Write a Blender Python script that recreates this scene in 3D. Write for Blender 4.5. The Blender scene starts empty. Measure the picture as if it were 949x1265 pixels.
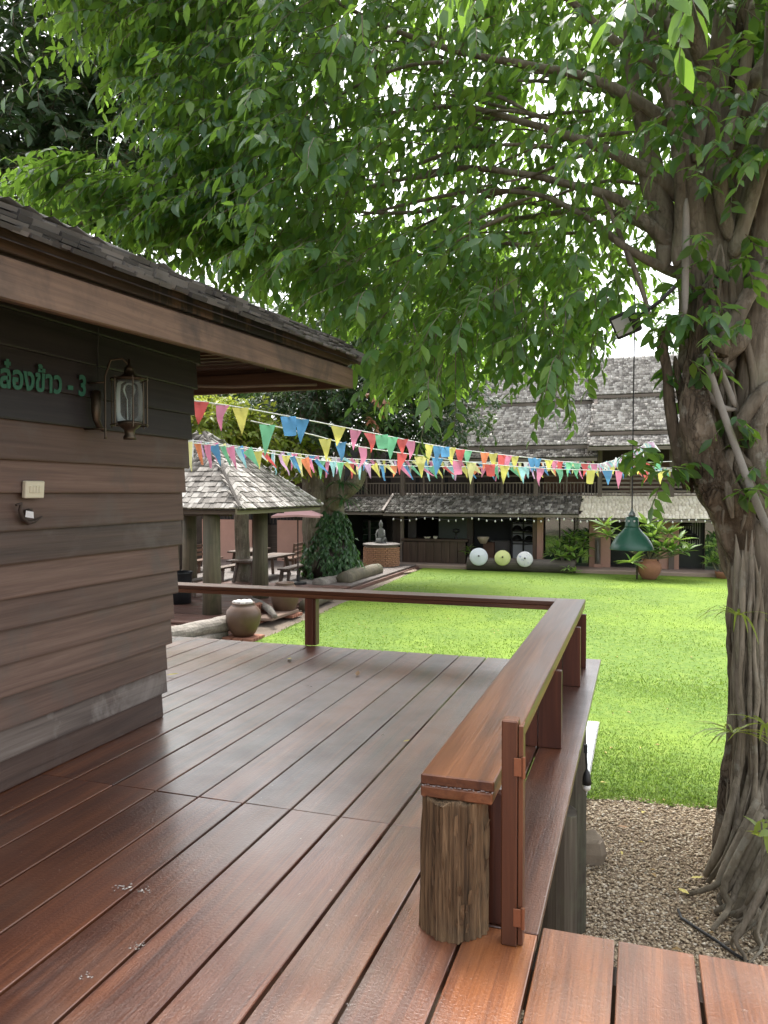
import bpy, bmesh, math, random
import numpy as np
from mathutils import Vector, Matrix, Euler, noise
random.seed(7); rng = np.random.default_rng(7)
R = math.radians
S = bpy.context.scene
COL = S.collection

# ------------------------------------------------------------------ camera
EYE = Vector((0, 0, 1.5)); YAW = R(18.36); PITCH = R(1.48); FPX = 950.0
cam_d = bpy.data.cameras.new('camera'); cam = bpy.data.objects.new('camera', cam_d); COL.objects.link(cam)
cam_d.sensor_fit = 'VERTICAL'; cam_d.angle = 2 * math.atan(632.5 / FPX); cam_d.clip_end = 1500; cam_d.clip_start = 0.05
cam.location = EYE; cam.rotation_euler = (R(90) - PITCH, 0, YAW)
S.camera = cam

# ------------------------------------------------------------------ light: bright overcast noon
SUN_EL, SUN_AZ = R(62), R(-25)            # azimuth measured from +Y (into the picture) towards +X
w = bpy.data.worlds.new('World'); S.world = w; w.use_nodes = True
nt = w.node_tree; bg = nt.nodes['Background']
sk = nt.nodes.new('ShaderNodeTexSky'); sk.sky_type = 'NISHITA'; sk.sun_disc = False
sk.sun_elevation = SUN_EL; sk.sun_rotation = SUN_AZ; sk.dust_density = 4.0; sk.air_density = 1.0; sk.ozone_density = 1.0
hs = nt.nodes.new('ShaderNodeHueSaturation'); hs.inputs['Saturation'].default_value = 0.22
nt.links.new(sk.outputs[0], hs.inputs['Color']); nt.links.new(hs.outputs[0], bg.inputs['Color'])
bg.inputs['Strength'].default_value = 0.15
sd = bpy.data.lights.new('sun', 'SUN'); sun = bpy.data.objects.new('sun', sd); COL.objects.link(sun)
sd.energy = 1.5; sd.angle = R(24); sd.color = (1, 0.95, 0.87)
sdir = Vector((math.sin(SUN_AZ) * math.cos(SUN_EL), math.cos(SUN_AZ) * math.cos(SUN_EL), math.sin(SUN_EL)))
sun.rotation_euler = sdir.to_track_quat('Z', 'Y').to_euler()
S.view_settings.view_transform = 'Standard'; S.view_settings.look = 'None'; S.view_settings.gamma = 1
S.view_settings.exposure = 1.95
S.cycles.max_bounces = 8; S.cycles.diffuse_bounces = 4; S.cycles.glossy_bounces = 3; S.cycles.transmission_bounces = 6
S.cycles.transparent_max_bounces = 8; S.cycles.use_denoising = True; S.cycles.caustics_reflective = False
S.cycles.caustics_refractive = False; S.cycles.sample_clamp_indirect = 8

# ------------------------------------------------------------------ measuring: a point of the photograph at a known height / depth / plane
_s, _c = math.sin(YAW), math.cos(YAW)
_F0 = Vector((-_s, _c, 0)); _Rt = Vector((_c, _s, 0)); _Z = Vector((0, 0, 1))
_F = _F0 * math.cos(PITCH) - _Z * math.sin(PITCH); _U = _F0 * math.sin(PITCH) + _Z * math.cos(PITCH)
def ray(px, py): return _F + _Rt * ((px - 474.5) / FPX) - _U * ((py - 632.5) / FPX)
def atD(px, py, d): return EYE + ray(px, py) * d
def atX(px, py, x): r = ray(px, py); return EYE + r * (x / r.x)
def atY(px, py, y): r = ray(px, py); return EYE + r * (y / r.y)
def atZ(px, py, z): r = ray(px, py); return EYE + r * ((z - EYE.z) / r.z)
def atP(px, py, p0, n): r = ray(px, py); return EYE + r * ((Vector(p0) - EYE).dot(n) / r.dot(n))
def proj(P):
    v = Vector(P) - EYE; d = v.dot(_F)
    return 474.5 + FPX * v.dot(_Rt) / d, 632.5 - FPX * v.dot(_U) / d, d
GZ = -1.6                                   # lawn level; the deck is z = 0

# ------------------------------------------------------------------ objects
def empty(name, loc=(0, 0, 0), rot=(0, 0, 0), parent=None):
    o = bpy.data.objects.new(name, None); COL.objects.link(o); o.location = loc; o.rotation_euler = rot; o.empty_display_size = .1
    if parent: o.parent = parent
    return o
def tag(o, label=None, cat=None, group=None, kind=None):
    if label: o['label'] = label
    if cat: o['category'] = cat
    if group: o['group'] = group
    if kind: o['kind'] = kind
    return o
def thing(name, label, cat, loc=(0, 0, 0), rot=(0, 0, 0), group=None): return tag(empty(name, loc, rot), label, cat, group)
def link(name, me, parent=None, loc=(0, 0, 0), rot=(0, 0, 0), scale=(1, 1, 1)):
    o = bpy.data.objects.new(name, me); COL.objects.link(o); o.location = loc; o.rotation_euler = rot; o.scale = scale
    if parent: o.parent = parent
    return o
def linkm(name, me, parent, M):
    o = bpy.data.objects.new(name, me); COL.objects.link(o)
    if parent: o.parent = parent
    o.matrix_local = M
    return o

class MB:
    """collects shapes, builds ONE mesh object"""
    def __init__(s): s.v = []; s.f = []; s.m = []; s.mats = []; s.cur = 0; s.o = Vector((0, 0, 0))
    def mat(s, m):
        if m not in s.mats: s.mats.append(m)
        s.cur = s.mats.index(m); return s
    def add(s, vs, fs):
        b = len(s.v); s.v.extend([tuple(Vector(v) - s.o) for v in vs])
        for f in fs: s.f.append(tuple(b + i for i in f)); s.m.append(s.cur)
        return s
    def box(s, c, d, rot=None, ch=0.0):
        h = [x / 2 for x in d]; M = (rot.to_matrix() if isinstance(rot, Euler) else rot) if rot is not None else None
        if ch > 0:
            ch = min(ch, min(h) * .9)
            vs = []; ix = {}
            for sx in (-1, 1):
                for sy in (-1, 1):
                    for sz in (-1, 1):
                        for a in range(3):
                            p = [sx * h[0], sy * h[1], sz * h[2]]
                            for b in range(3):
                                if b != a: p[b] -= (sx, sy, sz)[b] * ch
                            ix[(sx, sy, sz, a)] = len(vs); vs.append(p)
            fs = []
            for a in range(3):
                b, e = (a + 1) % 3, (a + 2) % 3
                for sg in (-1, 1):
                    q = []
                    for sb, se in ((-1, -1), (1, -1), (1, 1), (-1, 1)):
                        k = [0, 0, 0]; k[a] = sg; k[b] = sb; k[e] = se; q.append(ix[(*k, a)])
                    fs.append(q if sg > 0 else q[::-1])
                for sb in (-1, 1):          # edge chamfers along axis a
                    for se in (-1, 1):
                        k0 = [0, 0, 0]; k0[b] = sb; k0[e] = se; k1 = list(k0); k0[a] = -1; k1[a] = 1
                        q = [ix[(*k0, b)], ix[(*k1, b)], ix[(*k1, e)], ix[(*k0, e)]]
                        fs.append(q if sb * se < 0 else q[::-1])
            for sx in (-1, 1):
                for sy in (-1, 1):
                    for sz in (-1, 1):
                        q = [ix[(sx, sy, sz, a)] for a in range(3)]
                        fs.append(q if sx * sy * sz > 0 else q[::-1])
        else:
            vs = [(sx * h[0], sy * h[1], sz * h[2]) for sz in (-1, 1) for sy in (-1, 1) for sx in (-1, 1)]
            fs = [(0, 2, 3, 1), (4, 5, 7, 6), (0, 1, 5, 4), (2, 6, 7, 3), (0, 4, 6, 2), (1, 3, 7, 5)]
        vs = [Vector(v) for v in vs]
        if M is not None: vs = [M @ v for v in vs]
        c = Vector(c)
        return s.add([v + c for v in vs], fs)
    def bar(s, a, b, wx, wz, up=(0, 0, 1), ch=0.0):
        a, b = Vector(a), Vector(b); y = (b - a); L = y.length; y.normalize(); up = Vector(up)
        x = y.cross(up)
        if x.length < 1e-4: x = y.cross(Vector((1, 0, 0)))
        x.normalize(); z = x.cross(y)
        return s.box((a + b) / 2, (wx, L, wz), Matrix((x, y, z)).transposed(), ch)
    def tube(s, pts, rad, n=8, caps=True, rough=0.0, seed=0):
        pts = [Vector(p) for p in pts]
        if not hasattr(rad, '__len__'): rad = [rad] * len(pts)
        vs = []; fs = []; prev = None
        for i, p in enumerate(pts):
            t = (pts[min(i + 1, len(pts) - 1)] - pts[max(i - 1, 0)])
            if t.length < 1e-9: t = Vector((0, 0, 1))
            t.normalize()
            if prev is None:
                a = t.cross(Vector((0, 0, 1)));
                if a.length < .05: a = t.cross(Vector((0, 1, 0)))
            else: a = prev - t * prev.dot(t)
            a.normalize(); prev = a; b = t.cross(a)
            for k in range(n):
                an = 2 * math.pi * k / n; r = rad[i]
                d = a * math.cos(an) + b * math.sin(an)
                if rough: r *= 1 + rough * (noise.noise(p * 1.2 + d * 1.7 + Vector((seed * 7.3, seed * 3.1, 0))) + .5 * noise.noise(p * 5 + d * 3.3 + Vector((seed * 5.3, 1, 0))))
                vs.append(p + d * r)
        for i in range(len(pts) - 1):
            for k in range(n):
                k2 = (k + 1) % n
                fs.append((i * n + k, i * n + k2, (i + 1) * n + k2, (i + 1) * n + k))
        if caps: fs.append(tuple(range(n))[::-1]); fs.append(tuple((len(pts) - 1) * n + k for k in range(n)))
        return s.add(vs, fs)
    def lathe(s, c, prof, n=24, axis=None):
        c = Vector(c); q = Vector(axis).to_track_quat('Z', 'Y') if axis is not None else None
        vs = []; fs = []
        for r, z in prof:
            for k in range(n):
                a = 2 * math.pi * k / n; p = Vector((r * math.cos(a), r * math.sin(a), z))
                vs.append(c + (q @ p if q else p))
        m = len(prof)
        for i in range(m - 1):
            for k in range(n):
                k2 = (k + 1) % n; fs.append((i * n + k, i * n + k2, (i + 1) * n + k2, (i + 1) * n + k))
        if prof[0][0] > 1e-4: fs.append(tuple(range(n))[::-1])
        if prof[-1][0] > 1e-4: fs.append(tuple((m - 1) * n + k for k in range(n)))
        return s.add(vs, fs)
    def mesh(s, name, mat=None, smooth=False):
        me = bpy.data.meshes.new(name); me.from_pydata(s.v, [], s.f)
        for m in (s.mats or [mat]): me.materials.append(m)
        if s.mats: me.polygons.foreach_set('material_index', s.m)
        if smooth: me.polygons.foreach_set('use_smooth', [True] * len(me.polygons))
        me.update(); return me
    def build(s, name, mat=None, parent=None, smooth=False, loc=None, rot=(0, 0, 0)):
        return link(name, s.mesh(name, mat, smooth), parent, loc if loc is not None else s.o, rot)

def np_mesh(name, V, F, mat, smooth=False):
    """V (n,3), F (m,k) with fixed k -> mesh, fast"""
    me = bpy.data.meshes.new(name); V = np.asarray(V, dtype=np.float32); F = np.asarray(F, dtype=np.int32)
    me.vertices.add(len(V)); me.vertices.foreach_set('co', V.ravel())
    k = F.shape[1]; me.loops.add(F.size); me.loops.foreach_set('vertex_index', F.ravel())
    me.polygons.add(len(F)); me.polygons.foreach_set('loop_start', np.arange(0, F.size, k, dtype=np.int32))
    me.polygons.foreach_set('loop_total', np.full(len(F), k, dtype=np.int32))
    if smooth: me.polygons.foreach_set('use_smooth', np.ones(len(F), dtype=bool))
    me.materials.append(mat); me.update(calc_edges=True); me.validate(); return me

# ------------------------------------------------------------------ materials
def srgb(r, g, b):
    f = lambda c: (c / 12.92 if c <= .04045 else ((c + .055) / 1.055) ** 2.4)
    return (f(r / 255), f(g / 255), f(b / 255), 1)
class NT:
    def __init__(s, name):
        s.m = bpy.data.materials.new(name); s.m.use_nodes = True; s.t = s.m.node_tree; s.b = s.t.nodes['Principled BSDF']
    def n(s, typ, **kw):
        x = s.t.nodes.new(typ)
        for k, v in kw.items():
            if hasattr(x, k): setattr(x, k, v)
            else: x.inputs[k.replace('_', ' ')].default_value = v
        return x
    def l(s, a, b): s.t.links.new(a, b)
    def math(s, op, a, b=None, clamp=False):
        x = s.t.nodes.new('ShaderNodeMath'); x.operation = op; x.use_clamp = clamp
        for i, v in enumerate((a, b)):
            if v is None: continue
            if isinstance(v, (int, float)): x.inputs[i].default_value = v
            else: s.l(v, x.inputs[i])
        return x.outputs[0]
    def ramp(s, fac, stops, interp='LINEAR'):
        x = s.t.nodes.new('ShaderNodeValToRGB'); cr = x.color_ramp; cr.interpolation = interp
        while len(cr.elements) < len(stops): cr.elements.new(.5)
        for e, (p, c) in zip(cr.elements, stops): e.position = p; e.color = c if hasattr(c, '__len__') else (c, c, c, 1)
        s.l(fac, x.inputs[0]); return x.outputs[0]
    def mix(s, fac, a, b, typ='MIX'):
        x = s.t.nodes.new('ShaderNodeMix'); x.data_type = 'RGBA'; x.blend_type = typ
        for sock, v in ((x.inputs[0], fac), (x.inputs[6], a), (x.inputs[7], b)):
            if isinstance(v, (int, float)): sock.default_value = v
            elif isinstance(v, tuple): sock.default_value = v
            else: s.l(v, sock)
        return x.outputs[2]
    def rand(s):
        oi = s.n('ShaderNodeObjectInfo'); g = s.n('ShaderNodeNewGeometry')
        return s.math('FRACT', s.math('ADD', oi.outputs['Random'], g.outputs['Random Per Island']))
    def coords(s, scale=(1, 1, 1), kind='Object', shift=True):
        tc = s.n('ShaderNodeTexCoord'); mp = s.n('ShaderNodeMapping'); mp.inputs['Scale'].default_value = scale
        s.l(tc.outputs[kind], mp.inputs['Vector'])
        if shift:
            r = s.rand(); v = s.n('ShaderNodeVectorMath'); v.operation = 'SCALE'; cb = s.n('ShaderNodeCombineXYZ')
            for i in range(3): s.l(r, cb.inputs[i])
            s.l(cb.outputs[0], v.inputs[0]); v.inputs['Scale'].default_value = 57.0; s.l(v.outputs[0], mp.inputs['Location'])
        return mp.outputs[0]
    def noise(s, vec, scale, detail=4, rough=.55, dist=0.0):
        x = s.n('ShaderNodeTexNoise'); x.inputs['Scale'].default_value = scale; x.inputs['Detail'].default_value = detail
        x.inputs['Roughness'].default_value = rough; x.inputs['Distortion'].default_value = dist
        if vec is not None: s.l(vec, x.inputs['Vector'])
        return x.outputs[0]
    def bump(s, h, strength=.3, dist=.01):
        x = s.n('ShaderNodeBump'); x.inputs['Strength'].default_value = strength; x.inputs['Distance'].default_value = dist
        s.l(h, x.inputs['Height']); s.l(x.outputs[0], s.b.inputs['Normal']); return x
    def base(s, c):
        if isinstance(c, tuple): s.b.inputs['Base Color'].default_value = c
        else: s.l(c, s.b.inputs['Base Color'])
        return s
    def rough(s, v):
        if isinstance(v, (int, float)): s.b.inputs['Roughness'].default_value = v
        else: s.l(v, s.b.inputs['Roughness'])
        return s
def col(r, g, b): return (r, g, b, 1)

def wood(name, dark, mid, light, axis=1, rough=(.45, .7), bump=.35, grain=1.0, var=.35, grime=None, coat=0.0, spec=.5, kind='Object'):
    m = NT(name); sc = [22.0 * grain] * 3; sc[axis] = .9 * grain; v = m.coords(tuple(sc), kind)
    g1 = m.noise(v, 1.0, 6, .6, .6)
    sc2 = [3.0 * grain] * 3; sc2[axis] = .35 * grain; g2 = m.noise(m.coords(tuple(sc2), kind), 1.0, 3, .5, .3)
    sc3 = [90.0 * grain] * 3; sc3[axis] = 2.0 * grain; g3 = m.noise(m.coords(tuple(sc3), kind), 1.0, 2, .5)
    f = m.math('ADD', m.math('MULTIPLY', g1, .5), m.math('ADD', m.math('MULTIPLY', g2, .38), m.math('MULTIPLY', g3, .12)))
    c = m.ramp(f, [(.32, dark), (.5, mid), (.68, light)])
    r = m.rand(); k = m.math('ADD', m.math('MULTIPLY', r, var), 1 - var / 2)
    cb = m.n('ShaderNodeCombineColor')
    for i in range(3): m.l(k, cb.inputs[i])
    c = m.mix(1.0, c, cb.outputs[0], 'MULTIPLY')
    if grime is not None:
        gn = m.noise(m.coords((1, 1, 1), kind), 2.3, 5, .65, .4)
        c = m.mix(m.ramp(gn, [(.5, 0.0), (.68, .75)]), c, grime)
    m.base(c); m.rough(m.ramp(g2, [(.3, rough[0]), (.7, rough[1])])); m.b.inputs['Specular IOR Level'].default_value = spec
    if coat: m.b.inputs['Coat Weight'].default_value = coat; m.b.inputs['Coat Roughness'].default_value = .3
    m.bump(m.math('ADD', m.math('MULTIPLY', g1, .6), m.math('MULTIPLY', g3, .6)), bump, .004 if bump < .95 else .02)
    return m.m
def plain(name, c, rough=.6, var=.12, nscale=6.0, metal=0.0, bump=.15, spec=.5):
    m = NT(name); v = m.coords((1, 1, 1)); n1 = m.noise(v, nscale, 5, .6); n2 = m.noise(v, nscale * 9, 3, .6)
    k = m.math('ADD', m.math('ADD', m.math('MULTIPLY', n1, var * 2), 1 - var), m.math('MULTIPLY', m.math('SUBTRACT', n2, .5), var))
    cb = m.n('ShaderNodeCombineColor')
    for i in range(3): m.l(k, cb.inputs[i])
    m.base(m.mix(1.0, c, cb.outputs[0], 'MULTIPLY')); m.rough(rough); m.b.inputs['Metallic'].default_value = metal
    m.b.inputs['Specular IOR Level'].default_value = spec
    if bump: m.bump(n2, bump, .004)
    return m.m

def deck_material(name, tones):
    m = NT(name)
    v = m.coords((26, .8, 26)); g1 = m.noise(v, 1.0, 6, .62, .7)
    g2 = m.noise(m.coords((5, .5, 5)), 1.0, 3, .5, .4); g3 = m.noise(m.coords((150, 3.5, 150)), 1.0, 2, .5)
    f = m.math('ADD', m.math('MULTIPLY', g1, .42), m.math('ADD', m.math('MULTIPLY', g2, .40), m.math('MULTIPLY', g3, .18)))
    c = m.ramp(f, tones)
    r = m.rand(); k = m.math('ADD', m.math('MULTIPLY', r, .36), .80); cb = m.n('ShaderNodeCombineColor')
    for i in range(3): m.l(k, cb.inputs[i])
    c = m.mix(1.0, c, cb.outputs[0], 'MULTIPLY')
    tc = m.n('ShaderNodeTexCoord'); geo = m.n('ShaderNodeNewGeometry')
    wpos = geo.outputs['Position']
    wn = m.noise(wpos, 1.1, 5, .62, .5)                      # worn, greyed foot traffic in world space
    c = m.mix(m.ramp(wn, [(.48, 0.0), (.7, .45)]), c, col(.16, .115, .085))
    sp = m.noise(wpos, 38, 2, .5); dn = m.noise(wpos, 2.4, 3, .5)
    dust = m.math('MULTIPLY', m.ramp(sp, [(.70, 0.0), (.76, 1.0)]), m.ramp(dn, [(.52, 0.0), (.62, .7)]))
    c = m.mix(dust, c, col(.45, .40, .36))
    m.base(c)
    rr = m.noise(wpos, 3.2, 5, .6, .3); m.rough(m.math('ADD', m.ramp(rr, [(.3, .24), (.7, .42)]), m.math('MULTIPLY', g3, .08)))
    m.b.inputs['Specular IOR Level'].default_value = 1.0; m.b.inputs['Coat Weight'].default_value = .6; m.b.inputs['Coat Roughness'].default_value = .24
    m.bump(m.math('ADD', m.math('ADD', m.math('MULTIPLY', g1, .6), m.math('MULTIPLY', g3, .45)), m.math('MULTIPLY', m.noise(wpos, 85, 3, .6), .9)), .5, .004)
    return m.m
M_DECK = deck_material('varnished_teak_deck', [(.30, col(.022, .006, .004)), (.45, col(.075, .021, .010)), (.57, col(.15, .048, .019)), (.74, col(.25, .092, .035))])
M_DECKF = deck_material('sky_lit_orange_teak_deck', [(.30, col(.045, .013, .006)), (.45, col(.15, .047, .016)), (.57, col(.26, .089, .028)), (.74, col(.38, .15, .05))])  # fresher orange boards, with open-sky brightness painted into their colour
M_RAIL = wood('varnished_teak_rail', col(.045, .014, .007), col(.14, .05, .02), col(.26, .107, .045), 1, (.28, .45), .3, spec=.5)
M_RAILX = wood('varnished_teak_crossrail', col(.042, .014, .008), col(.125, .047, .021), col(.235, .10, .046), 0, (.28, .45), .3, spec=.5)
M_RAILZ = wood('varnished_teak_upright', col(.035, .010, .006), col(.085, .025, .013), col(.15, .050, .025), 2, (.3, .5), .3, spec=.5)
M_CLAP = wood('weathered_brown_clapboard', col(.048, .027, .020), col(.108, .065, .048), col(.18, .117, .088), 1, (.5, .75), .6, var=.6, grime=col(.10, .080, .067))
M_CLAPD = wood('stained_eave_shaded_clapboard', col(.010, .009, .010), col(.021, .018, .019), col(.040, .033, .031), 1, (.5, .75), .4, var=.3)  # shade under the eave painted into the upper boards, over an old dark stain
M_CLAPOLD = wood('greyed_rotten_clapboard', col(.06, .045, .038), col(.15, .12, .10), col(.26, .225, .195), 1, (.7, .9), .8, var=.2, grime=col(.32, .29, .26))
M_FASCIA = wood('stained_fascia_wood', col(.045, .027, .017), col(.115, .070, .044), col(.19, .12, .078), 1, (.55, .8), .5, grime=col(.03, .022, .017))
M_DARKW = wood('dark_old_wood', col(.018, .012, .009), col(.04, .027, .02), col(.075, .053, .04), 2, (.55, .8), .4)
M_DARKX = wood('dark_old_wood_lengthwise', col(.022, .015, .011), col(.05, .034, .025), col(.09, .064, .048), 0, (.55, .8), .4)
M_LOGP = wood('peeling_log_wood', col(.016, .010, .006), col(.165, .102, .05), col(.37, .255, .14), 2, (.75, .98), 1.0, grain=1.8, var=.1, grime=col(.075, .06, .042))
M_LOGD = wood('dark_wet_log', col(.02, .016, .011), col(.055, .043, .030), col(.11, .09, .065), 2, (.6, .9), .8, var=.1, grime=col(.08, .085, .05))
# ================================================================== ground
def sheet(name, x0, x1, y0, y1, z, mat, kind='structure', nx=1, ny=1):
    xs = np.linspace(x0, x1, nx + 1); ys = np.linspace(y0, y1, ny + 1); X, Y = np.meshgrid(xs, ys)
    V = np.stack([X.ravel(), Y.ravel(), np.full(X.size, z)], 1); W = nx + 1
    F = [(j * W + i, j * W + i + 1, (j + 1) * W + i + 1, (j + 1) * W + i) for j in range(ny) for i in range(nx)]
    return tag(link(name, np_mesh(name, V, F, mat)), kind=kind)
def soil_material():
    m = NT('bare_soil'); g = m.n('ShaderNodeNewGeometry').outputs['Position']
    n1 = m.noise(g, 1.5, 6, .6); n2 = m.noise(g, 40, 4, .6)
    m.base(m.mix(m.math('MULTIPLY', n2, .6), m.ramp(n1, [(.3, col(.10, .075, .052)), (.7, col(.19, .15, .11))]), col(.22, .18, .14))); m.rough(.95); m.bump(n2, .6, .01); return m.m
def lawn_material():
    m = NT('lawn_grass'); g = m.n('ShaderNodeNewGeometry').outputs['Position']
    n1 = m.noise(g, .35, 4, .6); n2 = m.noise(g, 9, 4, .6); n3 = m.noise(g, 55, 3, .65)
    c = m.ramp(n2, [(.3, col(.062, .115, .016)), (.5, col(.094, .16, .02)), (.72, col(.145, .195, .03))])
    c = m.mix(m.ramp(n1, [(.45, 0.0), (.7, .5)]), c, col(.22, .31, .025))
    c = m.mix(m.ramp(n3, [(.35, .3), (.55, 0.0)]), c, col(.07, .15, .014))
    m.base(c); m.rough(.8); m.b.inputs['Specular IOR Level'].default_value = .2; m.bump(n3, .4, .012); return m.m
def blade_material():
    m = NT('grass_blades'); r = m.n('ShaderNodeNewGeometry').outputs['Random Per Island']
    g = m.n('ShaderNodeNewGeometry').outputs['Position']; n1 = m.noise(g, .9, 3, .6)
    c = m.ramp(r, [(0, col(.062, .12, .018)), (.5, col(.098, .168, .023)), (1, col(.15, .21, .04))])
    c = m.mix(m.ramp(n1, [(.4, 0.0), (.7, .5)]), c, col(.20, .235, .04))
    m.base(c); m.rough(.55); m.b.inputs['Specular IOR Level'].default_value = .3
    tr = m.n('ShaderNodeBsdfTranslucent'); tr.inputs['Color'].default_value = col(.22, .36, .04); mx = m.n('ShaderNodeMixShader'); mx.inputs[0].default_value = .35
    m.l(m.b.outputs[0], mx.inputs[1]); m.l(tr.outputs[0], mx.inputs[2]); m.l(mx.outputs[0], m.t.nodes['Material Output'].inputs['Surface']); return m.m
M_SOIL = soil_material(); M_LAWN = lawn_material(); M_BLADE = blade_material()
sheet('ground', -300, 300, -300, 300, GZ - .03, M_SOIL)
# lawn sheet with an uneven near edge against the gravel
def lawn_near(x): return 8.05 + .18 * noise.noise(Vector((x * .9, 3.3, 0))) + .07 * noise.noise(Vector((x * 4, 1.3, 0))) - .35 * max(0, min(1, (-x - .2)))
LX0, LX1, LY1 = -7.7, 16.0, 30.3
def lawn_left(y): return -7.45 - .055 * (y - 14) + .1 * noise.noise(Vector((y * .8, 9.1, 0)))
nx, ny = 120, 40
V = []; F = []
for j in range(ny + 1):
    for i in range(nx + 1):
        x = -9.6 + (LX1 + 9.6) * i / nx; y0 = lawn_near(x); y = y0 + (LY1 - y0) * (j / ny) ** 1.6
        V.append((max(x, lawn_left(y)), y, GZ + .02 * (1 - math.exp(-(y - y0) * 3)) + .012 * noise.noise(Vector((x * .5, y * .5, 0)))))
for j in range(ny):
    for i in range(nx): F.append((j * (nx + 1) + i, j * (nx + 1) + i + 1, (j + 1) * (nx + 1) + i + 1, (j + 1) * (nx + 1) + i))
tag(link('lawn', np_mesh('lawn', V, F, M_LAWN, True)), kind='structure')
def blades(n, ylo, yhi, h, wd, power):
    y = ylo + (yhi - ylo) * rng.random(n) ** power
    d = y / .95; xl = -d * .82; xr = d * .26
    x = xl + (xr - xl) * rng.random(n)
    near = np.array([lawn_near(a) for a in x]); left = -7.5 - .055 * (y - 14)
    k = (y > near + .0) & (x > left); x = x[k]; y = y[k]; n = len(x)
    a = rng.random(n) * 2 * np.pi; ln = h * (.5 + rng.random(n)); ti = .35 + .8 * rng.random(n)
    ww = wd * (.6 + .8 * rng.random(n))
    cx, sy = np.cos(a), np.sin(a); z0 = GZ + .008
    b = np.stack([x, y, np.full(n, z0)], 1); side = np.stack([-sy, cx, np.zeros(n)], 1) * ww[:, None]; dr = np.stack([cx * np.sin(ti), sy * np.sin(ti), np.cos(ti)], 1) * ln[:, None]
    V = np.empty((n, 4, 3)); V[:, 0] = b - side * .6; V[:, 1] = b + side * .6; V[:, 2] = b + dr * .55 + side + [0, 0, .006]; V[:, 3] = b + dr
    V2 = np.stack([V[:, 0], V[:, 1], V[:, 2], V[:, 3]], 1).reshape(-1, 3)
    return V2, np.arange(n * 4).reshape(n, 4)
v1, f1 = blades(170000, 7.6, 13, .030, .0065, 1.1); v2, f2 = blades(110000, 13, 29, .035, .012, 1.2)
tag(link('grass', np_mesh('grass', np.concatenate([v1, v2]), np.concatenate([f1, f2 + len(v1)]), M_BLADE)), kind='stuff')
# gravel bed under and beside the deck
def gravel_material():
    m = NT('pebbles'); r = m.n('ShaderNodeNewGeometry').outputs['Random Per Island']
    c = m.ramp(r, [(0, col(.26, .185, .11)), (.3, col(.43, .325, .20)), (.6, col(.56, .445, .295)), (.85, col(.67, .565, .41)), (1, col(.78, .71, .58))])
    n = m.noise(m.n('ShaderNodeNewGeometry').outputs['Position'], 90, 3, .6); c = m.mix(m.math('MULTIPLY', n, .4), c, col(.18, .15, .12))
    m.base(c); m.rough(.75); return m.m
gs = NT('gravel_dirt'); gp = gs.n('ShaderNodeNewGeometry').outputs['Position']; gs.base(gs.ramp(gs.noise(gp, 30, 5, .7), [(.3, col(.12, .085, .055)), (.7, col(.34, .26, .18))])); gs.rough(.95); gs.bump(gs.noise(gp, 60, 3, .6), .8, .02)
sheet('gravel_bed', -6.5, 8, -3, 8.35, GZ - .012, gs.m)
def pebbles(n):
    ico = bmesh.new(); [ico.verts.new(v) for v in ((1, 0, 0), (-1, 0, 0), (0, 1, 0), (0, -1, 0), (0, 0, 1), (0, 0, -1))]; ico.verts.index_update(); ico.verts.ensure_lookup_table(); [ico.faces.new([ico.verts[i] for i in f]) for f in ((0, 2, 4), (2, 1, 4), (1, 3, 4), (3, 0, 4), (2, 0, 5), (1, 2, 5), (3, 1, 5), (0, 3, 5))]; iv = np.array([v.co[:] for v in ico.verts]); fi = np.array([[v.index for v in f.verts] for f in ico.faces]); ico.free()
    y = 3.6 + 4.75 * rng.random(n); x = -1.0 + rng.random(n) * 3.7 * (.35 + .65 * (y / 8.3))
    near = np.array([lawn_near(a) for a in x]); k = y < near + .06 + .05 * rng.random(n); x = x[k]; y = y[k]; n = len(x)
    s = .0065 + .011 * rng.random(n) ** 2.6; sc = np.stack([s * (1 + .7 * rng.random(n)), s * (.8 + .4 * rng.random(n)), s * (.45 + .3 * rng.random(n))], 1)
    a = rng.random(n) * 6.28; ca, sa = np.cos(a), np.sin(a)
    jit = 1 + .25 * (rng.random((n, len(iv))) - .5)
    P = iv[None] * jit[..., None] * sc[:, None, :]; X = P[..., 0] * ca[:, None] - P[..., 1] * sa[:, None]; Y = P[..., 0] * sa[:, None] + P[..., 1] * ca[:, None]
    P = np.stack([X + x[:, None], Y + y[:, None], P[..., 2] + (GZ - .008 + .014 * rng.random(n))[:, None]], -1)
    return P.reshape(-1, 3), (fi[None] + (np.arange(n) * len(iv))[:, None, None]).reshape(-1, 3)
pv, pf = pebbles(56000)
tag(link('gravel', np_mesh('gravel', pv, pf, gravel_material(), True)), kind='stuff')
# white tiled strip on the ground beside the deck
M_TILE = plain('white_glazed_tile', col(.36, .38, .41), .4, .1)
strip = sheet('path', -.80, -.48, 7.72, 10.6, GZ + .03, plain('mortar', col(.35, .34, .33), .9))
tm = MB().box((0, 0, 0), (.30, .205, .02), ch=.004).mesh('tile', M_TILE)
for k in range(13): link('tile', tm, strip, (-.64, 7.84 + k * .212, GZ + .045))

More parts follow.
